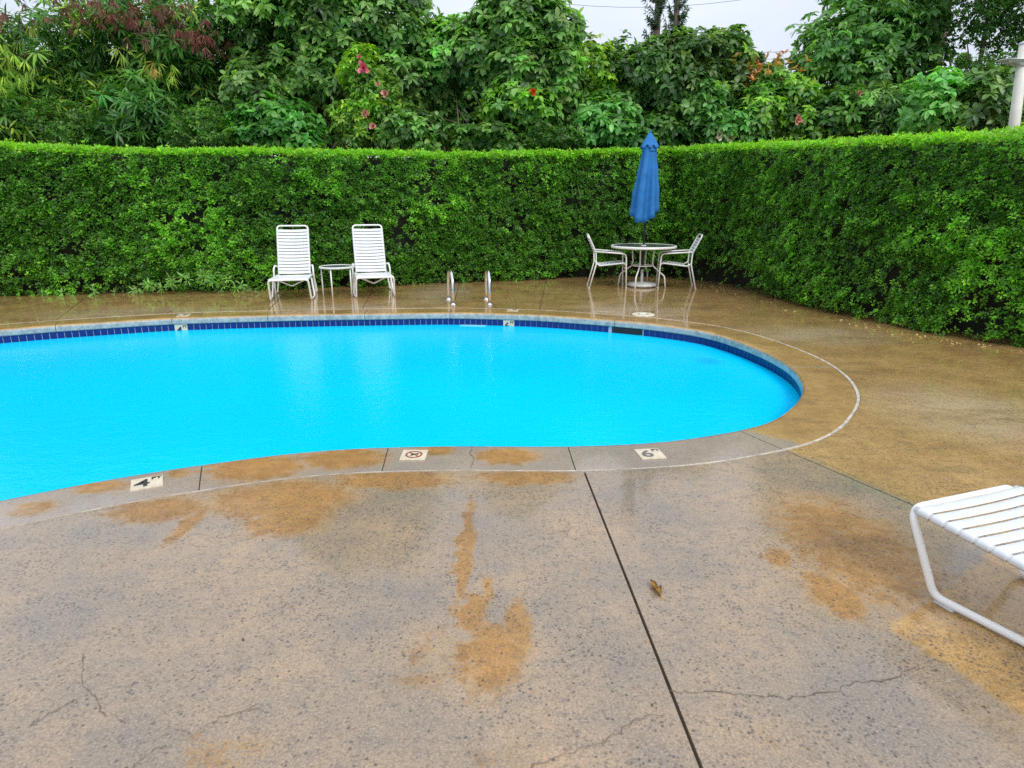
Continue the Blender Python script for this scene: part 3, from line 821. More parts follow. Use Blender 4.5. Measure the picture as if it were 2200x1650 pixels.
def ang_of(pa, pb):
    d = G(*pb) - G(*pa); return math.atan2(d.y, d.x)
marker('ivory tile with a bold black 4 FT in the near coping', flat_mtx((316, 1038.5), ang_of((281, 1057), (351, 1044))), '4', M['ink'])
marker('ivory tile with a faded 6 FT in the near coping by the diagonal joint', flat_mtx((1397, 976), ang_of((1378, 989), (1432, 986))), '6', M['fadedink'])
marker('ivory tile with a red ringed no diving symbol in the near coping', flat_mtx((889.5, 978.5), 0.0), '', M['redink'], nodive=True)
for px, dg_, lab in (((395, 677.6), '4', 'ivory depth tile in the far coping, left of both loungers'), ((1102, 666.7), '6', 'ivory depth tile in the far coping, between grab rails and skimmer lid')):
    i = nearest(G(*px), .2); n = NRM[i]; marker(lab, flat_mtx(px, math.atan2(n[1], n[0]) + math.pi / 2), dg_, M['fadedink'])
for kk, dg_, lab in ((k4, '4', 'white 4 FT depth tile in the blue waterline tile row at the left'), (k6, '6', 'white 6 FT depth tile in the blue waterline tile row in the middle')):
    p, n = at_arc(kk * tw, .021, (COPE_D + WATER_Z) / 2 - .036)
    mt = Matrix.Translation(p) @ Matrix.Rotation(math.atan2(n.y, n.x) - math.pi / 2, 4, 'Z') @ Matrix.Rotation(math.pi / 2, 4, 'X')
    marker(lab, mt, dg_, M['ink'])

# ------------------------------------------------------------------ curled dry leaf on the deck
def curled_leaf(name, loc, rz, L, W, curl, mat):
    bm = bmesh.new(); nx, ny = 7, 12; g = []
    for j in range(ny):
        v = j / (ny - 1); w_ = W * (math.sin(math.pi * min(1, v * .96 + .02)) ** .8) * (1 - .25 * v)
        row = []
        for i in range(nx):
            u = i / (nx - 1) * 2 - 1
            a = u * curl
            x = w_ * math.sin(a) / curl; z = w_ * (1 - math.cos(a)) / curl * 1.0 + .014 * math.sin(v * 5) ** 2 + .004 * math.sin(9 * u + 14 * v)
            row.append(bm.verts.new((x, (v - .5) * L + .006 * math.sin(5 * u), z + .003)))
        g.append(row)
    for j in range(ny - 1):
        for i in range(nx - 1): bm.faces.new((g[j][i], g[j][i + 1], g[j + 1][i + 1], g[j + 1][i]))
    bmesh.ops.solidify(bm, geom=bm.faces[:], thickness=.0008)
    o = from_bm(name, bm, mat, smooth=True); o.location = loc; o.rotation_euler = (0, 0, rz)
    return o
p = G(1408, 1268); lf = curled_leaf('dry_leaf', (p.x, p.y, .001), R(12), .085, .024, 1.5, M['deadleaf'])
tag(lf, 'curled yellow brown dry leaf lying alone on the near deck', 'leaf')
tube_obj('leaf_stalk', [(0, -.040, .012), (.004, -.056, .006), (.012, -.066, .004)], .0018, M['deadleaf'], lf, 6)

# ================================================================== foliage
def leaves_mesh(name, P, A, N, L, W, col, fold=.25, droop=.15, five=True):
    """one mesh of many leaves: base P, axis A, normal N, length L, width W, colour per leaf"""
    n = len(P); A = A / np.linalg.norm(A, axis=1)[:, None]
    N = N - A * (N * A).sum(1)[:, None]; N /= np.linalg.norm(N, axis=1)[:, None] + 1e-9
    S = np.cross(A, N); L = L[:, None]; W = W[:, None]
    b = P; l = P + A * L * .45 + S * W * .5 + N * W * fold; r = P + A * L * .45 - S * W * .5 + N * W * fold
    tip = P + A * L - N * L * droop
    if five:                                        # oval blade folded along its midrib
        m = P + A * L * .5
        l1 = P + A * L * .28 + S * W * .46 + N * W * fold; r1 = P + A * L * .28 - S * W * .46 + N * W * fold
        l2 = P + A * L * .70 + S * W * .42 + N * (W * fold * .8 - L * droop * .4); r2 = P + A * L * .70 - S * W * .42 + N * (W * fold * .8 - L * droop * .4)
        V = np.stack([b, l1, l2, tip, r2, r1, m], 1).reshape(-1, 3); k = 7
        F = np.array([[0, 6, 1], [1, 6, 2], [2, 6, 3], [3, 6, 4], [4, 6, 5], [5, 6, 0]])
    else:
        V = np.stack([b, l, r, tip], 1).reshape(-1, 3); k = 4; F = np.array([[0, 3, 1], [0, 2, 3]])
    I = (np.arange(n)[:, None, None] * k + F[None]).reshape(-1)
    me = bpy.data.meshes.new(name); nf = len(I) // 3
    me.vertices.add(len(V)); me.vertices.foreach_set('co', V.astype(np.float32).ravel())
    me.loops.add(len(I)); me.loops.foreach_set('vertex_index', I.astype(np.int32))
    me.polygons.add(nf); me.polygons.foreach_set('loop_start', np.arange(0, nf * 3, 3, dtype=np.int32))
    at = me.attributes.new('leaf_colour', 'FLOAT_COLOR', 'POINT')
    cc = np.concatenate([np.repeat(col, k, 0), np.ones((n * k, 1))], 1).astype(np.float32); at.data.foreach_set('color', cc.ravel())
    me.update(calc_edges=True); return me
def unit(v): return v / (np.linalg.norm(v, axis=1)[:, None] + 1e-9)
def tufts(C0, DIR, n_leaf, spread, L, W, droop_axis, col, jitter=.25, fold=.25, droop=.15, name='foliage', five=True, back=.0):
    """a whorl of leaves at each twig end C0, growing along DIR"""
    m = len(C0); DIR = unit(DIR)
    ref = unit(rng.normal(size=(m, 3))); U = unit(np.cross(DIR, ref)); V = np.cross(DIR, U)
    P = []; A = []; N = []; CO = []
    for k in range(n_leaf):
        a = 2 * np.pi * k / n_leaf + rng.normal(0, .35, m)
        rad = U * np.cos(a)[:, None] + V * np.sin(a)[:, None]
        sp = spread * rng.uniform(.7, 1.25, m)[:, None]
        ax = unit(DIR * (1 - sp * .6) + rad * sp + np.array([0, 0, -1]) * droop_axis + rng.normal(0, .12, (m, 3)))
        P.append(C0 + rad * .01 - DIR * back * k); A.append(ax)
        N.append(unit(DIR + np.array([0, 0, .6]) + rng.normal(0, jitter, (m, 3))))
        CO.append(col * rng.uniform(.75, 1.25, (m, 1)))
    P, A, N, CO = map(np.concatenate, (P, A, N, CO))
    LL = L * rng.uniform(.7, 1.2, len(P)); WW = W * rng.uniform(.8, 1.15, len(P))
    return leaves_mesh(name, P, A, N, LL, WW, CO, fold, droop, five)
def palette(n, cols, weights):
    cols = np.array(cols); w_ = np.array(weights) / sum(weights)
    c = cols[rng.choice(len(cols), n, p=w_)]
    return c * rng.uniform(.8, 1.2, (n, 1)) * (1 + rng.normal(0, .05, (n, 3)))
from mathutils import noise as mnoise
def fbm(P, s, seed=0.0):
    return np.array([mnoise.fractal(Vector((p[0] * s + seed, p[1] * s, p[2] * s)), 1.0, 2.0, 3) for p in P])

# ------------------------------------------------------------------ clipped hedges
DK, MD, BR, YG = (.019, .054, .008), (.047, .126, .011), (.092, .222, .016), (.125, .235, .016)
def hedge(name, label, line, dens, leafL, far_scale=None, depth=.9, hollows=(), corner_inset=None):
    P = np.array(line, float); s = np.r_[0, np.cumsum(np.linalg.norm(np.diff(P[:, :2], axis=0), axis=1))]
    def at(q):
        x = np.interp(q, s, P[:, 0]); y = np.interp(q, s, P[:, 1]); z = np.interp(q, s, P[:, 2])
        e = .15; dx = np.interp(q + e, s, P[:, 0]) - np.interp(q - e, s, P[:, 0]); dy = np.interp(q + e, s, P[:, 1]) - np.interp(q - e, s, P[:, 1])
        n = np.stack([dy, -dx], 1); n /= np.linalg.norm(n, axis=1)[:, None] + 1e-9
        return x, y, z, n                            # n points to the right of the line's run
    t = empty(name, (P[0, 0], P[0, 1], 0)); tag(t, label, 'hedge', 'clipped green hedges round the pool deck')
    Lt = s[-1]; inv = Matrix.Translation((-P[0, 0], -P[0, 1], 0))
    # dense twig body, coloured near black to put shade into the gaps
    bm = bmesh.new(); nu = int(Lt / .12); prof = [(0.0, .0), (.0, .12), (.0, .25), (.0, .4), (.0, .55), (.0, .7), (.0, .85), (.02, .97), (.08, 1.0), (.5, 1.0), (.92, 1.0), (1.0, .95), (1.0, 0)]
    rings = []
    for q in np.linspace(0, Lt, nu):
        x, y, z, n = at(np.array([q])); ring = []
        for o, hz in prof:
            dd = .30 + o * (depth - .42); zz = hz * (z[0] - .035)
            d_ = mnoise.fractal(Vector((x[0] * 2.3, y[0] * 2.3, zz * 2.3)), 1, 2, 3) * .07
            if hz < .15: dd += .10
            ring.append(bm.verts.new((x[0] - n[0, 0] * (dd + d_), y[0] - n[0, 1] * (dd + d_), zz - .04)))
        rings.append(ring)
    for A, B in zip(rings[:-1], rings[1:]):
        for k in range(len(prof) - 1): bm.faces.new((A[k], A[k + 1], B[k + 1], B[k]))
    bm.transform(inv)
    from_bm('branch_core', bm, M['twig'], t)
    # front face
    m = int(Lt * 2.2 * dens); q = rng.uniform(0, Lt, m); h = rng.uniform(0.0, 1.0, m)
    x, y, z, n = at(q); zz = h * z
    pos = np.stack([x, y, zz], 1)
    lump = fbm(pos, 1.1, 3.0) * .09 + fbm(pos, 3.6, 9.0) * .085
    keep = np.ones(m, bool)
    keep &= ~((h < .10) & (rng.random(m) < .45))
    if corner_inset is not None:
        ci = np.interp(q, corner_inset[0], corner_inset[1]); keep &= ~((zz < ci) & (rng.random(m) < .88))
    hole = fbm(pos, 1.9, 21.0)
    keep &= ~((hole < -.30) & (rng.random(m) < .65))
    for hx, hz, hr in hollows:
        keep &= ~((np.hypot(pos[:, 0] - hx, (pos[:, 2] - hz) * 1.1) < hr * (1 + lump * 3)) & (rng.random(m) < .85))
    under = np.clip((.25 - zz) / .25, 0, 1) * .06
    o = np.maximum(lump - rng.exponential(.035, m) - under, -.21)
    N3 = np.concatenate([n, np.zeros((m, 1))], 1)
    pos = pos + N3 * (o)[:, None]
    shoot = rng.random(m) < .03; pos[shoot] += N3[shoot] * rng.uniform(.03, .12, shoot.sum())[:, None]
    dirn = N3 * 1.0 + np.array([0, 0, .75]) + rng.normal(0, .45, (m, 3))
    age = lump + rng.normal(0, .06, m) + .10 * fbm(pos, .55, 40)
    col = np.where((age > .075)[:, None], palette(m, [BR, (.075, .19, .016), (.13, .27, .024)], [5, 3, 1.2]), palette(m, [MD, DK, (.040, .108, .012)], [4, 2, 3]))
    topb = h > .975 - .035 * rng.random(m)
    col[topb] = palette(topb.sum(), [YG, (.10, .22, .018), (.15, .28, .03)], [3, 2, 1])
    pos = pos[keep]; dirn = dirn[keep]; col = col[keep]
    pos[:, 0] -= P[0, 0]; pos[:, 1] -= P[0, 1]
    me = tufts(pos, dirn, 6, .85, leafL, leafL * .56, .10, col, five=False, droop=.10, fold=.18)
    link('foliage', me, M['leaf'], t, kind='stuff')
    # clipped top with fresh growth
    m = int(Lt * depth * dens * .75); q = rng.uniform(0, Lt, m); o = rng.uniform(-.02, depth, m) ** 1.0
    x, y, z, n = at(q); pos = np.stack([x, y, z - .02], 1); b_ = fbm(pos, .8, 5) * .035 + fbm(pos, 4, 2) * .03
    pos[:, 2] += b_ + rng.normal(0, .016, m) - np.clip(.07 - o, 0, 1) * .5
    pos[:, :2] -= n * o[:, None]
    tall = rng.random(m) < .03; pos[tall, 2] += rng.uniform(.02, .07, tall.sum())
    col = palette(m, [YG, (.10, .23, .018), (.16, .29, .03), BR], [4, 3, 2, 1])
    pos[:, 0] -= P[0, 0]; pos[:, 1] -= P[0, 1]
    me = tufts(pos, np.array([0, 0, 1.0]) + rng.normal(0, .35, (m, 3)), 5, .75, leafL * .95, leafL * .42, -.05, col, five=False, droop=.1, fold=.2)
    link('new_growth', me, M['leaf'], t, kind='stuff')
    return t
back_line = [(-14.5, 8.1, 2.24), (-11, 9.05, 2.26), (-8.1, 9.85, 2.30), (-6.5, 10.25, 2.28), (-4.3, 10.62, 2.27), (-2.1, 11.25, 2.28), (.0, 11.95, 2.33), (.95, 12.35, 2.38), (3.2, 12.50, 2.44), (4.6, 12.5, 2.46)]
BACK = hedge('back_hedge', 'long clipped hedge behind the loungers and the grab rails, across the back', back_line, 850, .054, hollows=[(-1.93, .93, .24), (-.15, .62, .16), (-5.6, 1.2, .12), (1.25, .9, .13)],
      corner_inset=([0, 15.6, 16.4, 17.5, 19.5], [0, 0, .16, .28, .35]))
right_line = [(2.95, 13.0, 2.44), (3.22, 12.3, 2.44), (3.62, 11.6, 2.42), (3.86, 10.8, 2.36), (4.0, 9.9, 2.30), (4.38, 8.2, 2.22), (4.84, 7.0, 2.15), (5.3, 6.28, 2.13), (6.1, 5.2, 2.12), (7.2, 3.6, 2.1), (8.4, 1.6, 2.1)]
# the line runs from the corner towards the camera: its right-hand side is the deck side
hedge('right_hedge', 'clipped hedge along the right side of the deck, running from the corner towards the camera', right_line, 1000, .044,
      corner_inset=([0, 1.2, 2.2, 3.1, 3.3, 9], [.5, .45, .42, .35, .05, 0]))

# loose pale shoots at the foot of the back hedge
pts = []
for x, y, k in ((300, 622, 5), (345, 612, 7), (385, 600, 6), (430, 596, 7), (470, 604, 9), (505, 622, 6), (215, 628, 4), (120, 632, 4)):
    g_ = G(x, 634 - (x - 60) * .012); q = D(x, y, g_.y - .10)
    pts.append(np.array(q)[None] + rng.normal(size=(k, 3)) * np.array([.13, .05, .06]))
pts = np.concatenate(pts); pts[:, 2] = np.maximum(pts[:, 2], .03); pts -= np.array(BACK.location)
link('loose_shoots', tufts(pts, np.tile([0, -.8, .6], (len(pts), 1)) + rng.normal(0, .4, (len(pts), 3)), 7, .9, .105, .024, .15, palette(len(pts), [(.075, .15, .035), (.10, .19, .04)], [1, 1]), name='loose_shoots', droop=.2), M['leaf'], BACK, kind='stuff')
# fallen leaves along the foot of the right hedge
n = 130; q = rng.uniform(0, 1, n); xs = np.interp(q, [0, .3, .55, .8, 1], [3.6, 3.85, 4.2, 4.7, 5.2]); ys = np.interp(q, [0, .3, .55, .8, 1], [11.2, 9.6, 8.1, 6.85, 6.15])
pos = np.stack([xs - np.abs(rng.normal(0, .14, n)), ys - rng.uniform(-.1, .18, n), np.full(n, .006)], 1)
me = leaves_mesh('leaf_litter', pos, np.concatenate([rng.normal(size=(n, 2)), np.zeros((n, 1))], 1), np.tile([0, 0, 1.0], (n, 1)) + rng.normal(0, .2, (n, 3)), rng.uniform(.025, .05, n), rng.uniform(.012, .022, n),
                 palette(n, [(.30, .20, .10), (.16, .09, .04), (.42, .33, .22), (.10, .12, .03)], [3, 3, 2, 1]))
link('leaf_litter', me, M['leaf_dull'], None, kind='stuff')
n = 26                                              # scraps blown over the near slabs
pp = [G(x, y) for x, y in zip(rng.uniform(60, 2150, n), 1060 + 560 * rng.random(n) ** 1.2)]
pos = np.array([[p.x, p.y, .004] for p in pp])
me = leaves_mesh('leaf_scraps', pos, np.concatenate([rng.normal(size=(n, 2)), np.zeros((n, 1))], 1), np.tile([0, 0, 1.0], (n, 1)) + rng.normal(0, .25, (n, 3)), rng.uniform(.006, .018, n), rng.uniform(.003, .007, n),
                 palette(n, [(.05, .035, .02), (.16, .10, .05), (.03, .03, .025)], [3, 2, 2]))
link('leaf_scraps', me, M['leaf_dull'], None, kind='stuff')

# ------------------------------------------------------------------ trees and shrubs behind the hedges
def blob(px, py, rx, ry, Y, depth=.9):
    c = D(px, py, Y); k = (Vector((c.x, c.y, c.z)) - Vector((0, 0, CAM_H))).dot(Vector((0, CP, -SP))) / FPX
    return np.array([c.x, c.y, c.z, rx * k, depth, ry * k])
def sample(blobs, n, shell=.45):
    B = np.array(blobs); w_ = B[:, 3] * B[:, 5]; idx = rng.choice(len(B), n, p=w_ / w_.sum())
    d = unit(rng.normal(size=(n, 3))); d[:, 1] -= .25; d = unit(d)
    r = 1 - shell * rng.random(n) ** 1.6
    b = B[idx]; ax = b[:, 3:6]
    lump = 1 + .30 * fbm(np.concatenate([d * 1.3 + b[:, :3]], 1), 1.7, 5)
    return b[:, :3] + d * ax * (r * lump)[:, None], unit(d / ax), r
def branch_tree(t, root, stems, blobs, mat, rad=.06, spread=.25, fwd=0.0):
    """stems from the ground up into the crown"""
    for k in range(stems):
        b = blobs[k % len(blobs)]; o = Vector(root) * 0
        x0 = Vector((random.uniform(-spread, spread), (random.uniform(-.15, .15) - fwd) if fwd else random.uniform(-spread, spread) * .6, -.05))
        tgt = Vector(b[:3]) - Vector(root) + Vector((random.uniform(-.4, .4) * b[3], 0, random.uniform(-.1, .4) * b[5]))
        pts = []; nseg = 7; w1 = random.uniform(-.2, .2); w2 = random.uniform(-.15, .15)
        for j in range(nseg + 1):
            f = j / nseg; g = f ** 1.35
            pts.append(Vector((x0.x + (tgt.x - x0.x) * g + w1 * math.sin(f * math.pi), x0.y + (tgt.y - x0.y) * g + w2 * math.sin(f * 5), x0.z + (tgt.z - x0.z) * f)))
        bm = bmesh.new(); rr = [rad * (1 - .72 * j / nseg) * random.uniform(.92, 1.08) for j in range(nseg + 1)]
        add_tube(bm, pts, rr, 7)
        for j in (3, 4, 5, 6):                       # side limbs
            p = pts[j]; e = p + Vector((random.uniform(-.8, .8), random.uniform(-.5, .5), random.uniform(.2, .9)))
            add_tube(bm, [p, p.lerp(e, .5) + Vector((0, 0, -.05)), e], [rr[j] * .6, rr[j] * .4, rr[j] * .15], 5)
        from_bm('trunk', bm, mat, t, smooth=True)
def leafy(name, label, cat, blobs, kind_, n, cols, wts, group, stems=2, bark='bark', trunk_r=.06, L=.19, W=.085, shell=.5, mat='leaf', Y=None, spread=.3, droop_axis=.45, fwd=0.0):
    B = np.array(blobs); root = (float(B[:, 0].mean()), float(B[:, 1].mean()) + .1, 0)
    t = empty(name, root); tag(t, label, cat, group)
    if stems: branch_tree(t, root, stems, blobs, M[bark], trunk_r, spread, fwd)
    pos, nrm, r = sample(blobs, n, shell)
    keep = pos[:, 2] > .15; pos, nrm = pos[keep], nrm[keep]; m = len(pos)
    col = palette(m, cols, wts)
    # clumps of one tint
    f = fbm(pos, 1.3, 17); col = col * (1 + .45 * f)[:, None]
    pos = pos - np.array(root)
    if kind_ == 'whorl':
        me = tufts(pos, nrm * .8 + np.array([0, 0, .6]) + rng.normal(0, .3, (m, 3)), 7, .95, L, W, droop_axis, col, droop=.22, fold=.14, name='crown')
    elif kind_ == 'small':
        me = tufts(pos, nrm + np.array([0, 0, .5]) + rng.normal(0, .5, (m, 3)), 6, .85, L, W, .1, col, five=False, droop=.1, fold=.2, name='crown')
    elif kind_ == 'frond':
        me = tufts(pos, nrm * .6 + np.array([0, 0, .5]) + rng.normal(0, .4, (m, 3)), 10, 1.0, L, W, .55, col, droop=.25, fold=.1, name='crown', back=.012)
    link('crown', me, M[mat], t, kind='stuff')
    return t, root
def pods(t, root, spots, n, cols, L=.17, W=.022, name='seed_pods'):
    P = []
    for (x, y, rx, ry, Y) in spots:
        c = D(x, y, Y); k = Y / FPX
        q = rng.normal(size=(n, 3)) * np.array([rx * k * .5, .35, ry * k * .5]) + np.array([c.x, c.y - 1.05, c.z]); P.append(q)
    P = np.concatenate(P) - np.array(root); m = len(P)
    me = tufts(P, np.tile([0, -.2, -.6], (m, 1)) + rng.normal(0, .4, (m, 3)), 8, .6, L, W, .7, palette(m, cols, [1] * len(cols)), name=name, droop=.05, fold=.1, five=False)
    return link(name, me, M['leaf_dull'], t, kind='stuff')
def flower(t, root, px, py, Y, r, mat):
    p = D(px, py, Y) - Vector(root); bm = bmesh.new()
    for ring, (n, tilt, rr) in enumerate(((7, .35, 1), (7, .8, .8), (6, 1.2, .55))):
        for k in range(n):
            a = 2 * math.pi * k / n + ring * .4; d = Vector((math.cos(a), 0, math.sin(a))); f = Vector((0, -1, 0))
            ax = (d * math.cos(tilt) + f * math.sin(tilt)).normalized(); s = ax.cross(f).normalized()
            q_ = random.uniform(.6, 1.05); ax = (ax + Vector((random.gauss(0, .25), random.gauss(0, .2), random.gauss(0, .25)))).normalized()
            b0 = p; m1 = p + ax * r * rr * .6 * q_; tp = p + ax * r * rr * q_ + f * r * .1
            vs_ = [bm.verts.new(q) for q in (b0, m1 + s * r * .38 * rr, tp + s * r * .2 * rr, tp - s * r * .2 * rr, m1 - s * r * .38 * rr)]
            bm.faces.new(vs_)
    return from_bm('flower', bm, mat, t)

G1 = [(.042, .092, .024), (.072, .142, .036), (.110, .190, .052), (.025, .056, .015)]
DG = [(.018, .052, .010), (.034, .088, .015), (.058, .13, .022)]
FE = [(.05, .12, .02), (.085, .17, .022), (.03, .08, .016), (.16, .22, .03)]
PALE = [(.07, .17, .045), (.10, .21, .06), (.045, .115, .028)]
YEL = [(.16, .25, .025), (.10, .20, .022), (.06, .13, .018), (.24, .27, .04)]
TREES = 'trees behind the hedges'; SHRUBS = 'shrubs behind the hedges'
Yt = 14.0
# 1, 2: feathery trees with hanging pods at the left
t, root = leafy('feathery_tree', 'feathery tree at the far left with yellow green drooping fronds', 'tree',
    [blob(-90, 110, 130, 130, 13.6, 1.2), blob(60, 110, 120, 95, 13.4, 1.1), blob(150, 200, 130, 80, 13.8), blob(20, 220, 120, 80, 13.2), blob(190, 80, 90, 80, 14)],
    'frond', 1100, FE, [3, 2, 3, .8], TREES, 3, 'bark', .06, .26, .042, .6, 'leaf_dull')
pods(t, root, [(60, 55, 90, 50, 13.4), (180, 30, 80, 60, 13.8), (10, 70, 60, 50, 13.4)], 34, [(.075, .022, .018), (.05, .03, .018), (.09, .045, .03)])
pods(t, root, [(50, 120, 70, 30, 13.0), (115, 175, 50, 30, 13.0), (20, 100, 50, 30, 12.8)], 12, [(.17, .23, .03), (.12, .19, .025)], .24, .02, 'young_pods')
t, root = leafy('feathery_tree', 'tree with red brown seed pods hanging from its top, behind the left hedge', 'tree',
    [blob(300, 60, 120, 90, 14.2, 1.1), blob(420, 80, 110, 90, 14, 1.1), blob(330, 180, 120, 80, 14.2), blob(450, 190, 80, 80, 14.4), blob(250, 230, 90, 60, 14)],
    'frond', 1150, FE, [4, 1, 4, .3], TREES, 3, 'bark', .06, .24, .045, .6, 'leaf_dull')
pods(t, root, [(300, 55, 80, 45, 14.0), (360, 70, 70, 35, 13.9), (260, 25, 60, 40, 14), (420, 80, 60, 35, 14), (490, 110, 40, 30, 14)], 40, [(.085, .022, .020), (.06, .028, .02), (.10, .038, .03)])
pods(t, root, [(425, 175, 40, 20, 13.4), (370, 155, 30, 20, 13.4)], 7, [(.15, .21, .03), (.19, .15, .04)], .24, .02, 'young_pods')
# 3: the tall broad leaved tree left of the middle
leafy('broadleaf_tree', 'tall dense broad leaved tree left of the middle, its top out of the picture', 'tree',
    [blob(570, 60, 110, 110, 14.2, 1.2), blob(700, 40, 130, 110, 14, 1.3), blob(835, 60, 105, 90, 14.2, 1.2), blob(610, 180, 110, 90, 13.8, 1), blob(745, 165, 110, 90, 13.9, 1), blob(870, 175, 80, 90, 14), blob(690, -130, 190, 120, 14.6, 1.6), blob(560, -60, 90, 70, 14.4)],
    'whorl', 5200, G1, [2, 3, 3, 1], TREES, 8, 'palebark', .05, .175, .088, .5, spread=1.2, fwd=.75)
# 4: middle broad leaved tree
leafy('broadleaf_tree', 'broad leaved tree in the middle with large drooping leaves and a rounded right side', 'tree',
    [blob(1100, 60, 90, 72, 13.8, 1.1), blob(1190, 75, 62, 66, 13.6), blob(1020, 110, 70, 60, 13.9), blob(1130, 150, 95, 70, 13.6, 1), blob(1205, 165, 50, 60, 13.5), blob(960, 130, 55, 70, 14.2), blob(1110, -20, 70, 50, 14)],
    'whorl', 3300, G1 + [(.09, .2, .045)], [2, 3, 3, 1, 1.5], TREES, 10, 'palebark', .032, .18, .09, .5, spread=1.4, fwd=.75)
leafy('slender_tree', 'light green slender tree under the sky gap beside the tall broad leaved tree', 'tree',
    [blob(945, 110, 50, 62, 15, .7), blob(985, 85, 45, 45, 15, .6), blob(940, 210, 60, 70, 14.6, .7)], 'whorl', 620, PALE, [2, 2, 1], TREES, 6, 'palebark', .026, .18, .085, .6, spread=.6, fwd=.9)
# 5
leafy('rounded_tree', 'rounded tree with drooping dark leaves right of the closed blue umbrella top', 'tree',
    [blob(1480, 132, 92, 52, 13.9, 1.1), blob(1400, 150, 60, 60, 13.8), blob(1555, 130, 50, 58, 13.8), blob(1465, 185, 105, 58, 13.6), blob(1425, 118, 58, 34, 14), blob(1545, 112, 40, 36, 14.1)],
    'whorl', 2700, [(.028, .064, .018), (.050, .10, .028), (.080, .14, .042), (.12, .19, .04)], [3, 4, 2, .6], TREES, 7, 'palebark', .032, .165, .08, .5, spread=.8, fwd=.75)
# 6
leafy('leaning_tree', 'airy tree right of the orange tipped shrub with sky showing through its crown', 'tree',
    [blob(1850, 75, 125, 75, 14.2, 1.2), blob(1760, 120, 62, 60, 14), blob(1935, 40, 85, 85, 14.4, 1.1), blob(1945, 140, 75, 70, 14), blob(1850, 170, 100, 60, 13.8), blob(1890, -80, 130, 90, 14.6, 1.3)],
    'whorl', 2000, [(.036, .086, .024), (.062, .136, .034), (.098, .19, .050)], [3, 4, 2], TREES, 6, 'bark', .045, .18, .075, .6, droop_axis=.6, spread=.8, fwd=.6)
# 7
t, root = leafy('dark_tree', 'dark fine leaved tree at the far right reaching above the lamp post', 'tree',
    [blob(2120, 30, 95, 60, 13, 1.1), blob(2230, 60, 90, 90, 12.6, 1.2), blob(2190, 190, 60, 90, 11.8, .8), blob(2290, 200, 90, 120, 12), blob(2150, -70, 160, 80, 13, 1.4), blob(2100, 170, 60, 50, 12.5, .7)],
    'small', 3900, DG, [3, 3, 1], TREES, 2, 'bark', .09, .10, .036, .7, 'leaf')
tr = D(2006, 150, 14.8)
tt = empty('tall_trunk', (tr.x, 14.8, 0)); tag(tt, 'tall dark straight tree trunk rising beside the airy tree into the sky gap', 'tree', TREES)
tube_obj('trunk', [(0, 0, -.05), (.02, 0, 2), (.06, 0, 4), (.1, .1, 6), (.16, .1, 8.5)], [.13, .11, .095, .085, .07], M['bark'], tt, 10)
pos = rng.normal(size=(700, 3)) * np.array([1.0, .8, .55]) + np.array([.2, .2, 8.6])
link('crown', tufts(pos, unit(rng.normal(size=(700, 3))) + np.array([0, 0, .4]), 6, .9, .16, .05, .4, palette(700, DG, [1, 1, 1]), name='crown'), M['leaf'], tt)

# front shrubs, from left to right: (px, py, rx, ry, Y, kind, n, palette, label)
shr = [
 (-40, 235, 100, 85, 12.3, 'frond', 330, FE, 'dark fine leaved shrub behind the hedge under the yellow green fronds'),
 (120, 270, 90, 55, 12.6, 'small', 800, DG, 'dark shrub behind the hedge left of the red pod tree'),
 (300, 245, 95, 80, 12.9, 'frond', 380, [(.03, .10, .018), (.02, .06, .012), (.055, .14, .025)], 'mid green shrub behind the hedge below the red pods'),
 (450, 275, 70, 48, 12.6, 'small', 800, DG, 'dark shrub behind the hedge left of the star leaved shrub'),
 (600, 270, 90, 55, 12.6, 'whorl', 420, [(.05, .16, .03), (.03, .10, .02), (.08, .2, .04)], 'star leaved shrub behind the hedge just left of the pink flowers'),
 (560, 200, 60, 60, 13.0, 'whorl', 330, G1, 'glossy leaved shrub half way up in front of the tall tree'),
 (880, 278, 70, 45, 12.9, 'whorl', 380, G1, 'round leaved shrub behind the hedge right of the pink flowers'),
 (1040, 292, 80, 28, 12.9, 'whorl', 200, G1, 'round leaved shrub behind the hedge among the bare stems'),
 (1120, 215, 80, 55, 13.1, 'whorl', 420, YEL[1:3] + G1[:2], 'shrub with one orange red flower below the middle tree'),
 (1180, 295, 70, 26, 13.0, 'small', 450, DG, 'dark shrub behind the hedge left of the umbrella top'),
 (1270, 150, 48, 62, 14.2, 'whorl', 330, YEL, 'yellow green shrub in the gap between the middle tree and the rounded tree'),
 (1330, 150, 45, 65, 14.6, 'whorl', 320, YEL[1:3] + G1[:1], 'tall olive green shrub touching the rounded tree'),
 (1300, 260, 75, 60, 13.3, 'whorl', 420, PALE, 'pale green shrub behind the hedge left of the umbrella'),
 (1500, 225, 50, 55, 13.2, 'whorl', 330, PALE, 'pale drooping shrub under the rounded tree'),
 (1430, 275, 70, 45, 13.3, 'whorl', 330, DG, 'dark shrub behind the hedge right of the umbrella'),
 (1570, 275, 75, 45, 13.2, 'whorl', 330, PALE, 'shrub with cream leaves at the hedge top right of the umbrella'),
 (1800, 245, 80, 60, 12.8, 'whorl', 450, DG, 'dark shrub under the airy tree behind the right hedge'),
 (1900, 240, 70, 60, 12.6, 'frond', 350, G1, 'long leaved plant under the airy tree'),
 (2010, 225, 85, 65, 12.0, 'whorl', 450, PALE, 'pale broad leaved shrub between the airy tree and the lamp post'),
 (2100, 215, 70, 70, 11.6, 'whorl', 380, G1, 'broad leaved shrub left of the lamp post'),
]
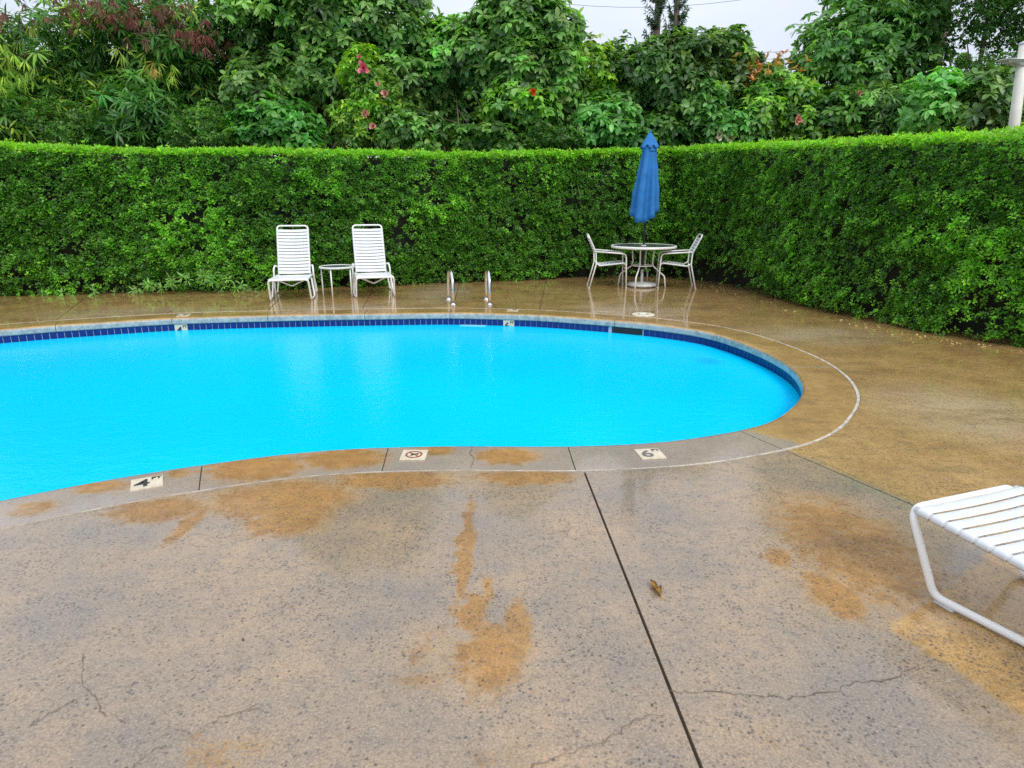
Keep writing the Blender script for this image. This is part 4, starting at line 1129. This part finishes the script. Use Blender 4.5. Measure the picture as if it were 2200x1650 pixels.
for (px, py, rx, ry, Y, k, n, pal, lab) in shr:
    Lf, Wf = (.085, .038) if k == 'small' else ((.16, .085) if k == 'whorl' else (.24, .04))
    t, root = leafy('shrub', lab, 'shrub', [blob(px, py, rx, ry, Y, .7), blob(px + rx * .5, py + ry * .5, rx * .6, ry * .6, Y - .1, .6), blob(px - rx * .5, py + ry * .45, rx * .6, ry * .6, Y, .6)],
                    k, n, pal, [1] * len(pal), SHRUBS, 3, 'palebark', .022, Lf, Wf, .6, 'leaf', spread=.35)
    if 'orange red' in lab: flower(t, root, 1146, 198, Y - .75, .10, M['petal3'])
    if 'cream leaves' in lab:
        for a, b in ((1545, 290), (1570, 296)): flower(t, root, a, b, Y - .6, .11, M['marker'])
# yellow green flowering bush with the pink blossoms
t, root = leafy('flowering_shrub', 'yellow green flowering shrub with pink blossoms before the tall broad leaved tree', 'shrub',
    [blob(785, 160, 55, 60, 12.9, .6), blob(815, 220, 55, 55, 12.8, .6), blob(770, 260, 60, 50, 12.8, .6)], 'whorl', 620, YEL[:3] + G1[1:2], [2, 3, 2, 2], SHRUBS, 3, 'palebark', .022, .12, .05, .6)
for x, y, r_, m_ in ((781, 146, .125, 'petal'), (828, 201, .085, 'petal2'), (785, 243, .10, 'petal2'), (802, 271, .08, 'petal2'), (772, 122, .05, 'petal'), (812, 180, .05, 'petal2')):
    flower(t, root, x, y, 12.15, r_, M[m_])
t, root = leafy('flowering_shrub', 'olive shrub with orange salmon tips between the rounded tree and the airy tree', 'shrub',
    [blob(1635, 195, 56, 48, 13.6, .8), blob(1690, 215, 60, 50, 13.4, .7), blob(1620, 245, 60, 50, 13.2, .7), blob(1715, 265, 60, 40, 13.1, .7)], 'whorl', 900, YEL[1:3] + G1[:2], [3, 2, 2, 1], SHRUBS, 4, 'palebark', .03, .16, .075, .6)
me_pos = np.concatenate([np.array(D(x, y, 13.2))[None] + rng.normal(size=(17, 3)) * np.array([.28, .25, .16]) for x, y in ((1610, 140), (1632, 152), (1668, 165), (1600, 165))]) - np.array(root)
link('orange_tips', tufts(me_pos, np.tile([0, -.2, 1.0], (len(me_pos), 1)) + rng.normal(0, .4, (len(me_pos), 3)), 6, .8, .11, .05, 0, palette(len(me_pos), [(.26, .11, .045), (.26, .15, .075), (.17, .13, .03)], [2, 1, 1]), name='orange_tips'), M['leaf_dull'], t, kind='stuff')
flower(t, root, 1714, 258, 12.3, .10, M['petal2']); flower(t, root, 1845, 202, 12.3, .07, M['petal2'])

# darker trees standing further back, filling the view between the stems
back = [(-60, 190, 190, 120, 18, 'dense green tree far back at the left edge'), (200, 190, 150, 110, 19, 'dense green tree far back behind the red pod tree'), (430, 180, 140, 120, 18.5, 'dense green tree far back, left of the tall broad leaved tree'),
        (700, 150, 190, 140, 18, 'dense green tree far back behind the tall broad leaved tree'), (980, 210, 130, 100, 18.5, 'dense green tree far back under the sky gap'), (1180, 190, 130, 110, 18, 'dense green tree far back behind the middle tree'),
        (1330, 225, 100, 80, 18.5, 'dense green tree far back behind the umbrella top'), (1500, 210, 130, 90, 18, 'dense green tree far back behind the rounded tree'), (1690, 250, 110, 80, 18.5, 'dense green tree far back behind the orange tipped shrub'),
        (1880, 210, 140, 90, 18, 'dense green tree far back behind the airy tree'), (2100, 210, 140, 70, 17, 'dense green tree far back left of the lamp post'), (2280, 180, 130, 110, 16, 'dense green tree far back at the right edge')]
for (px, py, rx, ry, Y, lab) in back:
    bl = [blob(px, py, rx * .8, ry * .8, Y, 1.0), blob(px - rx * .4, py + ry * .5, rx * .6, ry * .6, Y, .9), blob(px + rx * .4, py + ry * .5, rx * .6, ry * .6, Y, .9), blob(px, py + ry * .9, rx, ry * .5, Y, .9)]
    leafy('dense_tree', lab, 'tree', bl, 'whorl', int(rx * ry * .055), DG + [(.05, .12, .025)], [3, 3, 2, 1], 'trees far back', 2, 'bark', .08, .26, .13, .8, 'leaf')

# two tall columnar pines in the distance
def pine(px, Y, top, label, w):
    p = D(px, 100, Y); t = empty('columnar_pine', (p.x, Y, 0)); tag(t, label, 'tree', 'columnar pines in the distance')
    tube_obj('trunk', [(0, 0, -.05), (0, 0, top)], [.45, .15], M['bark'], t, 8)
    P_ = []; Dr = []
    z = 9.0
    while z < top:
        for k in range(6):
            a = random.uniform(0, 2 * math.pi); Lb = w * random.uniform(.55, 1.1) * (1 - .55 * max(0, (z - 20) / max(1, top - 20)))
            for f in np.linspace(.1, 1, 9):
                P_.append((math.cos(a) * Lb * f, math.sin(a) * Lb * f, z + 1.0 * f ** 2 - .2 + random.uniform(-.08, .08))); Dr.append((math.cos(a), math.sin(a), .5))
        z += random.uniform(.8, 1.2)
    P_ = np.array(P_); Dr = np.array(Dr) + rng.normal(0, .3, (len(P_), 3))
    link('crown', tufts(P_, Dr, 5, .7, .42, .11, .1, palette(len(P_), [(.025, .05, .03), (.035, .065, .04)], [1, 1]), name='crown', five=False), M['leaf_dull'], t)
pine(1409, 62, 33, 'tall columnar pine with a dark trunk above the rounded tree', 1.25)
pine(1449, 66, 31, 'slimmer columnar pine just right of the dark trunked one', 1.05)
# little round crowns far away in the sky gaps
for px, py, r_, lab in ((1628, 128, 12, 'tiny far palm crown in the sky gap above the orange tips, the left one'), (1670, 138, 9, 'tiny far palm crown in the sky gap above the orange tips, the right one'), (2068, 130, 12, 'tiny far tree crown in the sky gap left of the lamp post')):
    Y = 45; b = blob(px, py, r_, r_, Y, .4); root = (float(b[0]), Y, 0); t = empty('distant_tree', root); tag(t, lab, 'tree', 'distant tree crowns')
    tube_obj('trunk', [(0, 0, -.05), (0, 0, float(b[2]))], .09, M['bark'], t, 6)
    pos, nrm, _ = sample([b], 110, .8)
    link('crown', tufts(pos - np.array(root), nrm + np.array([0, 0, .4]), 6, .9, .30, .10, .2, palette(110, DG, [1, 1, 1]), name='crown'), M['leaf_dull'], t)

# overhead wires
def wire(x0, y0, x1, y1, sag, Y, label):
    a, b = D(x0, y0, Y), D(x1, y1, Y); pts = [a.lerp(b, k / 16) + Vector((0, 0, -sag * math.sin(math.pi * k / 16))) for k in range(17)]
    o = tube_obj('power_line', pts, .011, M['cable'], None, 5); tag(o, label, 'power line', 'overhead wires crossing the sky')
wire(900, -40, 1900, -60, 1.6, 42, 'topmost thin overhead wire crossing the sky gap right of the middle tree')
wire(900, 60, 1900, 100, .8, 42, 'upper of the two low thin wires crossing the sky left of the rounded tree')
wire(900, 75, 1900, 115, .8, 42, 'lower of the two low thin wires crossing the sky left of the rounded tree')

# ------------------------------------------------------------------ lamp post behind the right hedge
Yl = 8.6
pb, ptp = D(2178, 275, Yl), D(2199, 118, Yl)
t = empty('lamp_post', (pb.x, Yl, 0)); tag(t, 'pale square lamp post with a flat grey lamp head behind the right hedge', 'lamp post')
top = D(2201, 96, Yl)
tube_obj('post', [(0, 0, -.05), (0, 0, 1.2), (0.0, 0, pb.z), (top.x - pb.x, 0, top.z)], [.070, .066, .062, .056], M['concretepost'], t, 20)
bm = bmesh.new(); add_lathe(bm, [(.060, 0), (.062, .02), (.025, .04)], 20); o = from_bm('post_cap', bm, M['lamphead'], t, smooth=True); o.location = (top.x - pb.x, 0, top.z)
h0 = D(2146, 130, Yl) - Vector((pb.x, Yl, 0)); h1 = D(2204, 132, Yl) - Vector((pb.x, Yl, 0))
bm = bmesh.new()
secs = [(h0.x, h0.z, .008, .04), (h0.x + .06, h0.z + .004, .018, .10), (h0.x + .20, h0.z - .004, .055, .12), (h1.x, h0.z - .015, .11, .10)]
rg = []
for x, z, th, hw_ in secs: rg.append([bm.verts.new((x, y, zz)) for y, zz in ((-hw_, z), (-hw_ * .8, z + th * .3), (hw_ * .8, z + th * .3), (hw_, z), (hw_ * .6, z - th * .7), (-hw_ * .6, z - th * .7))])
for A, B in zip(rg[:-1], rg[1:]):
    for k in range(6): bm.faces.new((A[k], A[(k + 1) % 6], B[(k + 1) % 6], B[k]))
bm.faces.new(rg[0]); bm.faces.new(rg[-1][::-1]); bmesh.ops.recalc_face_normals(bm, faces=bm.faces)
from_bm('lamp_head', bm, M['lamphead'], t)
bm = bmesh.new(); add_box(bm, (h0.x + .15, -.0, h0.z - .026), (.12, .12, .008), bevel=.003); from_bm('lamp_lens', bm, M['white'], t)
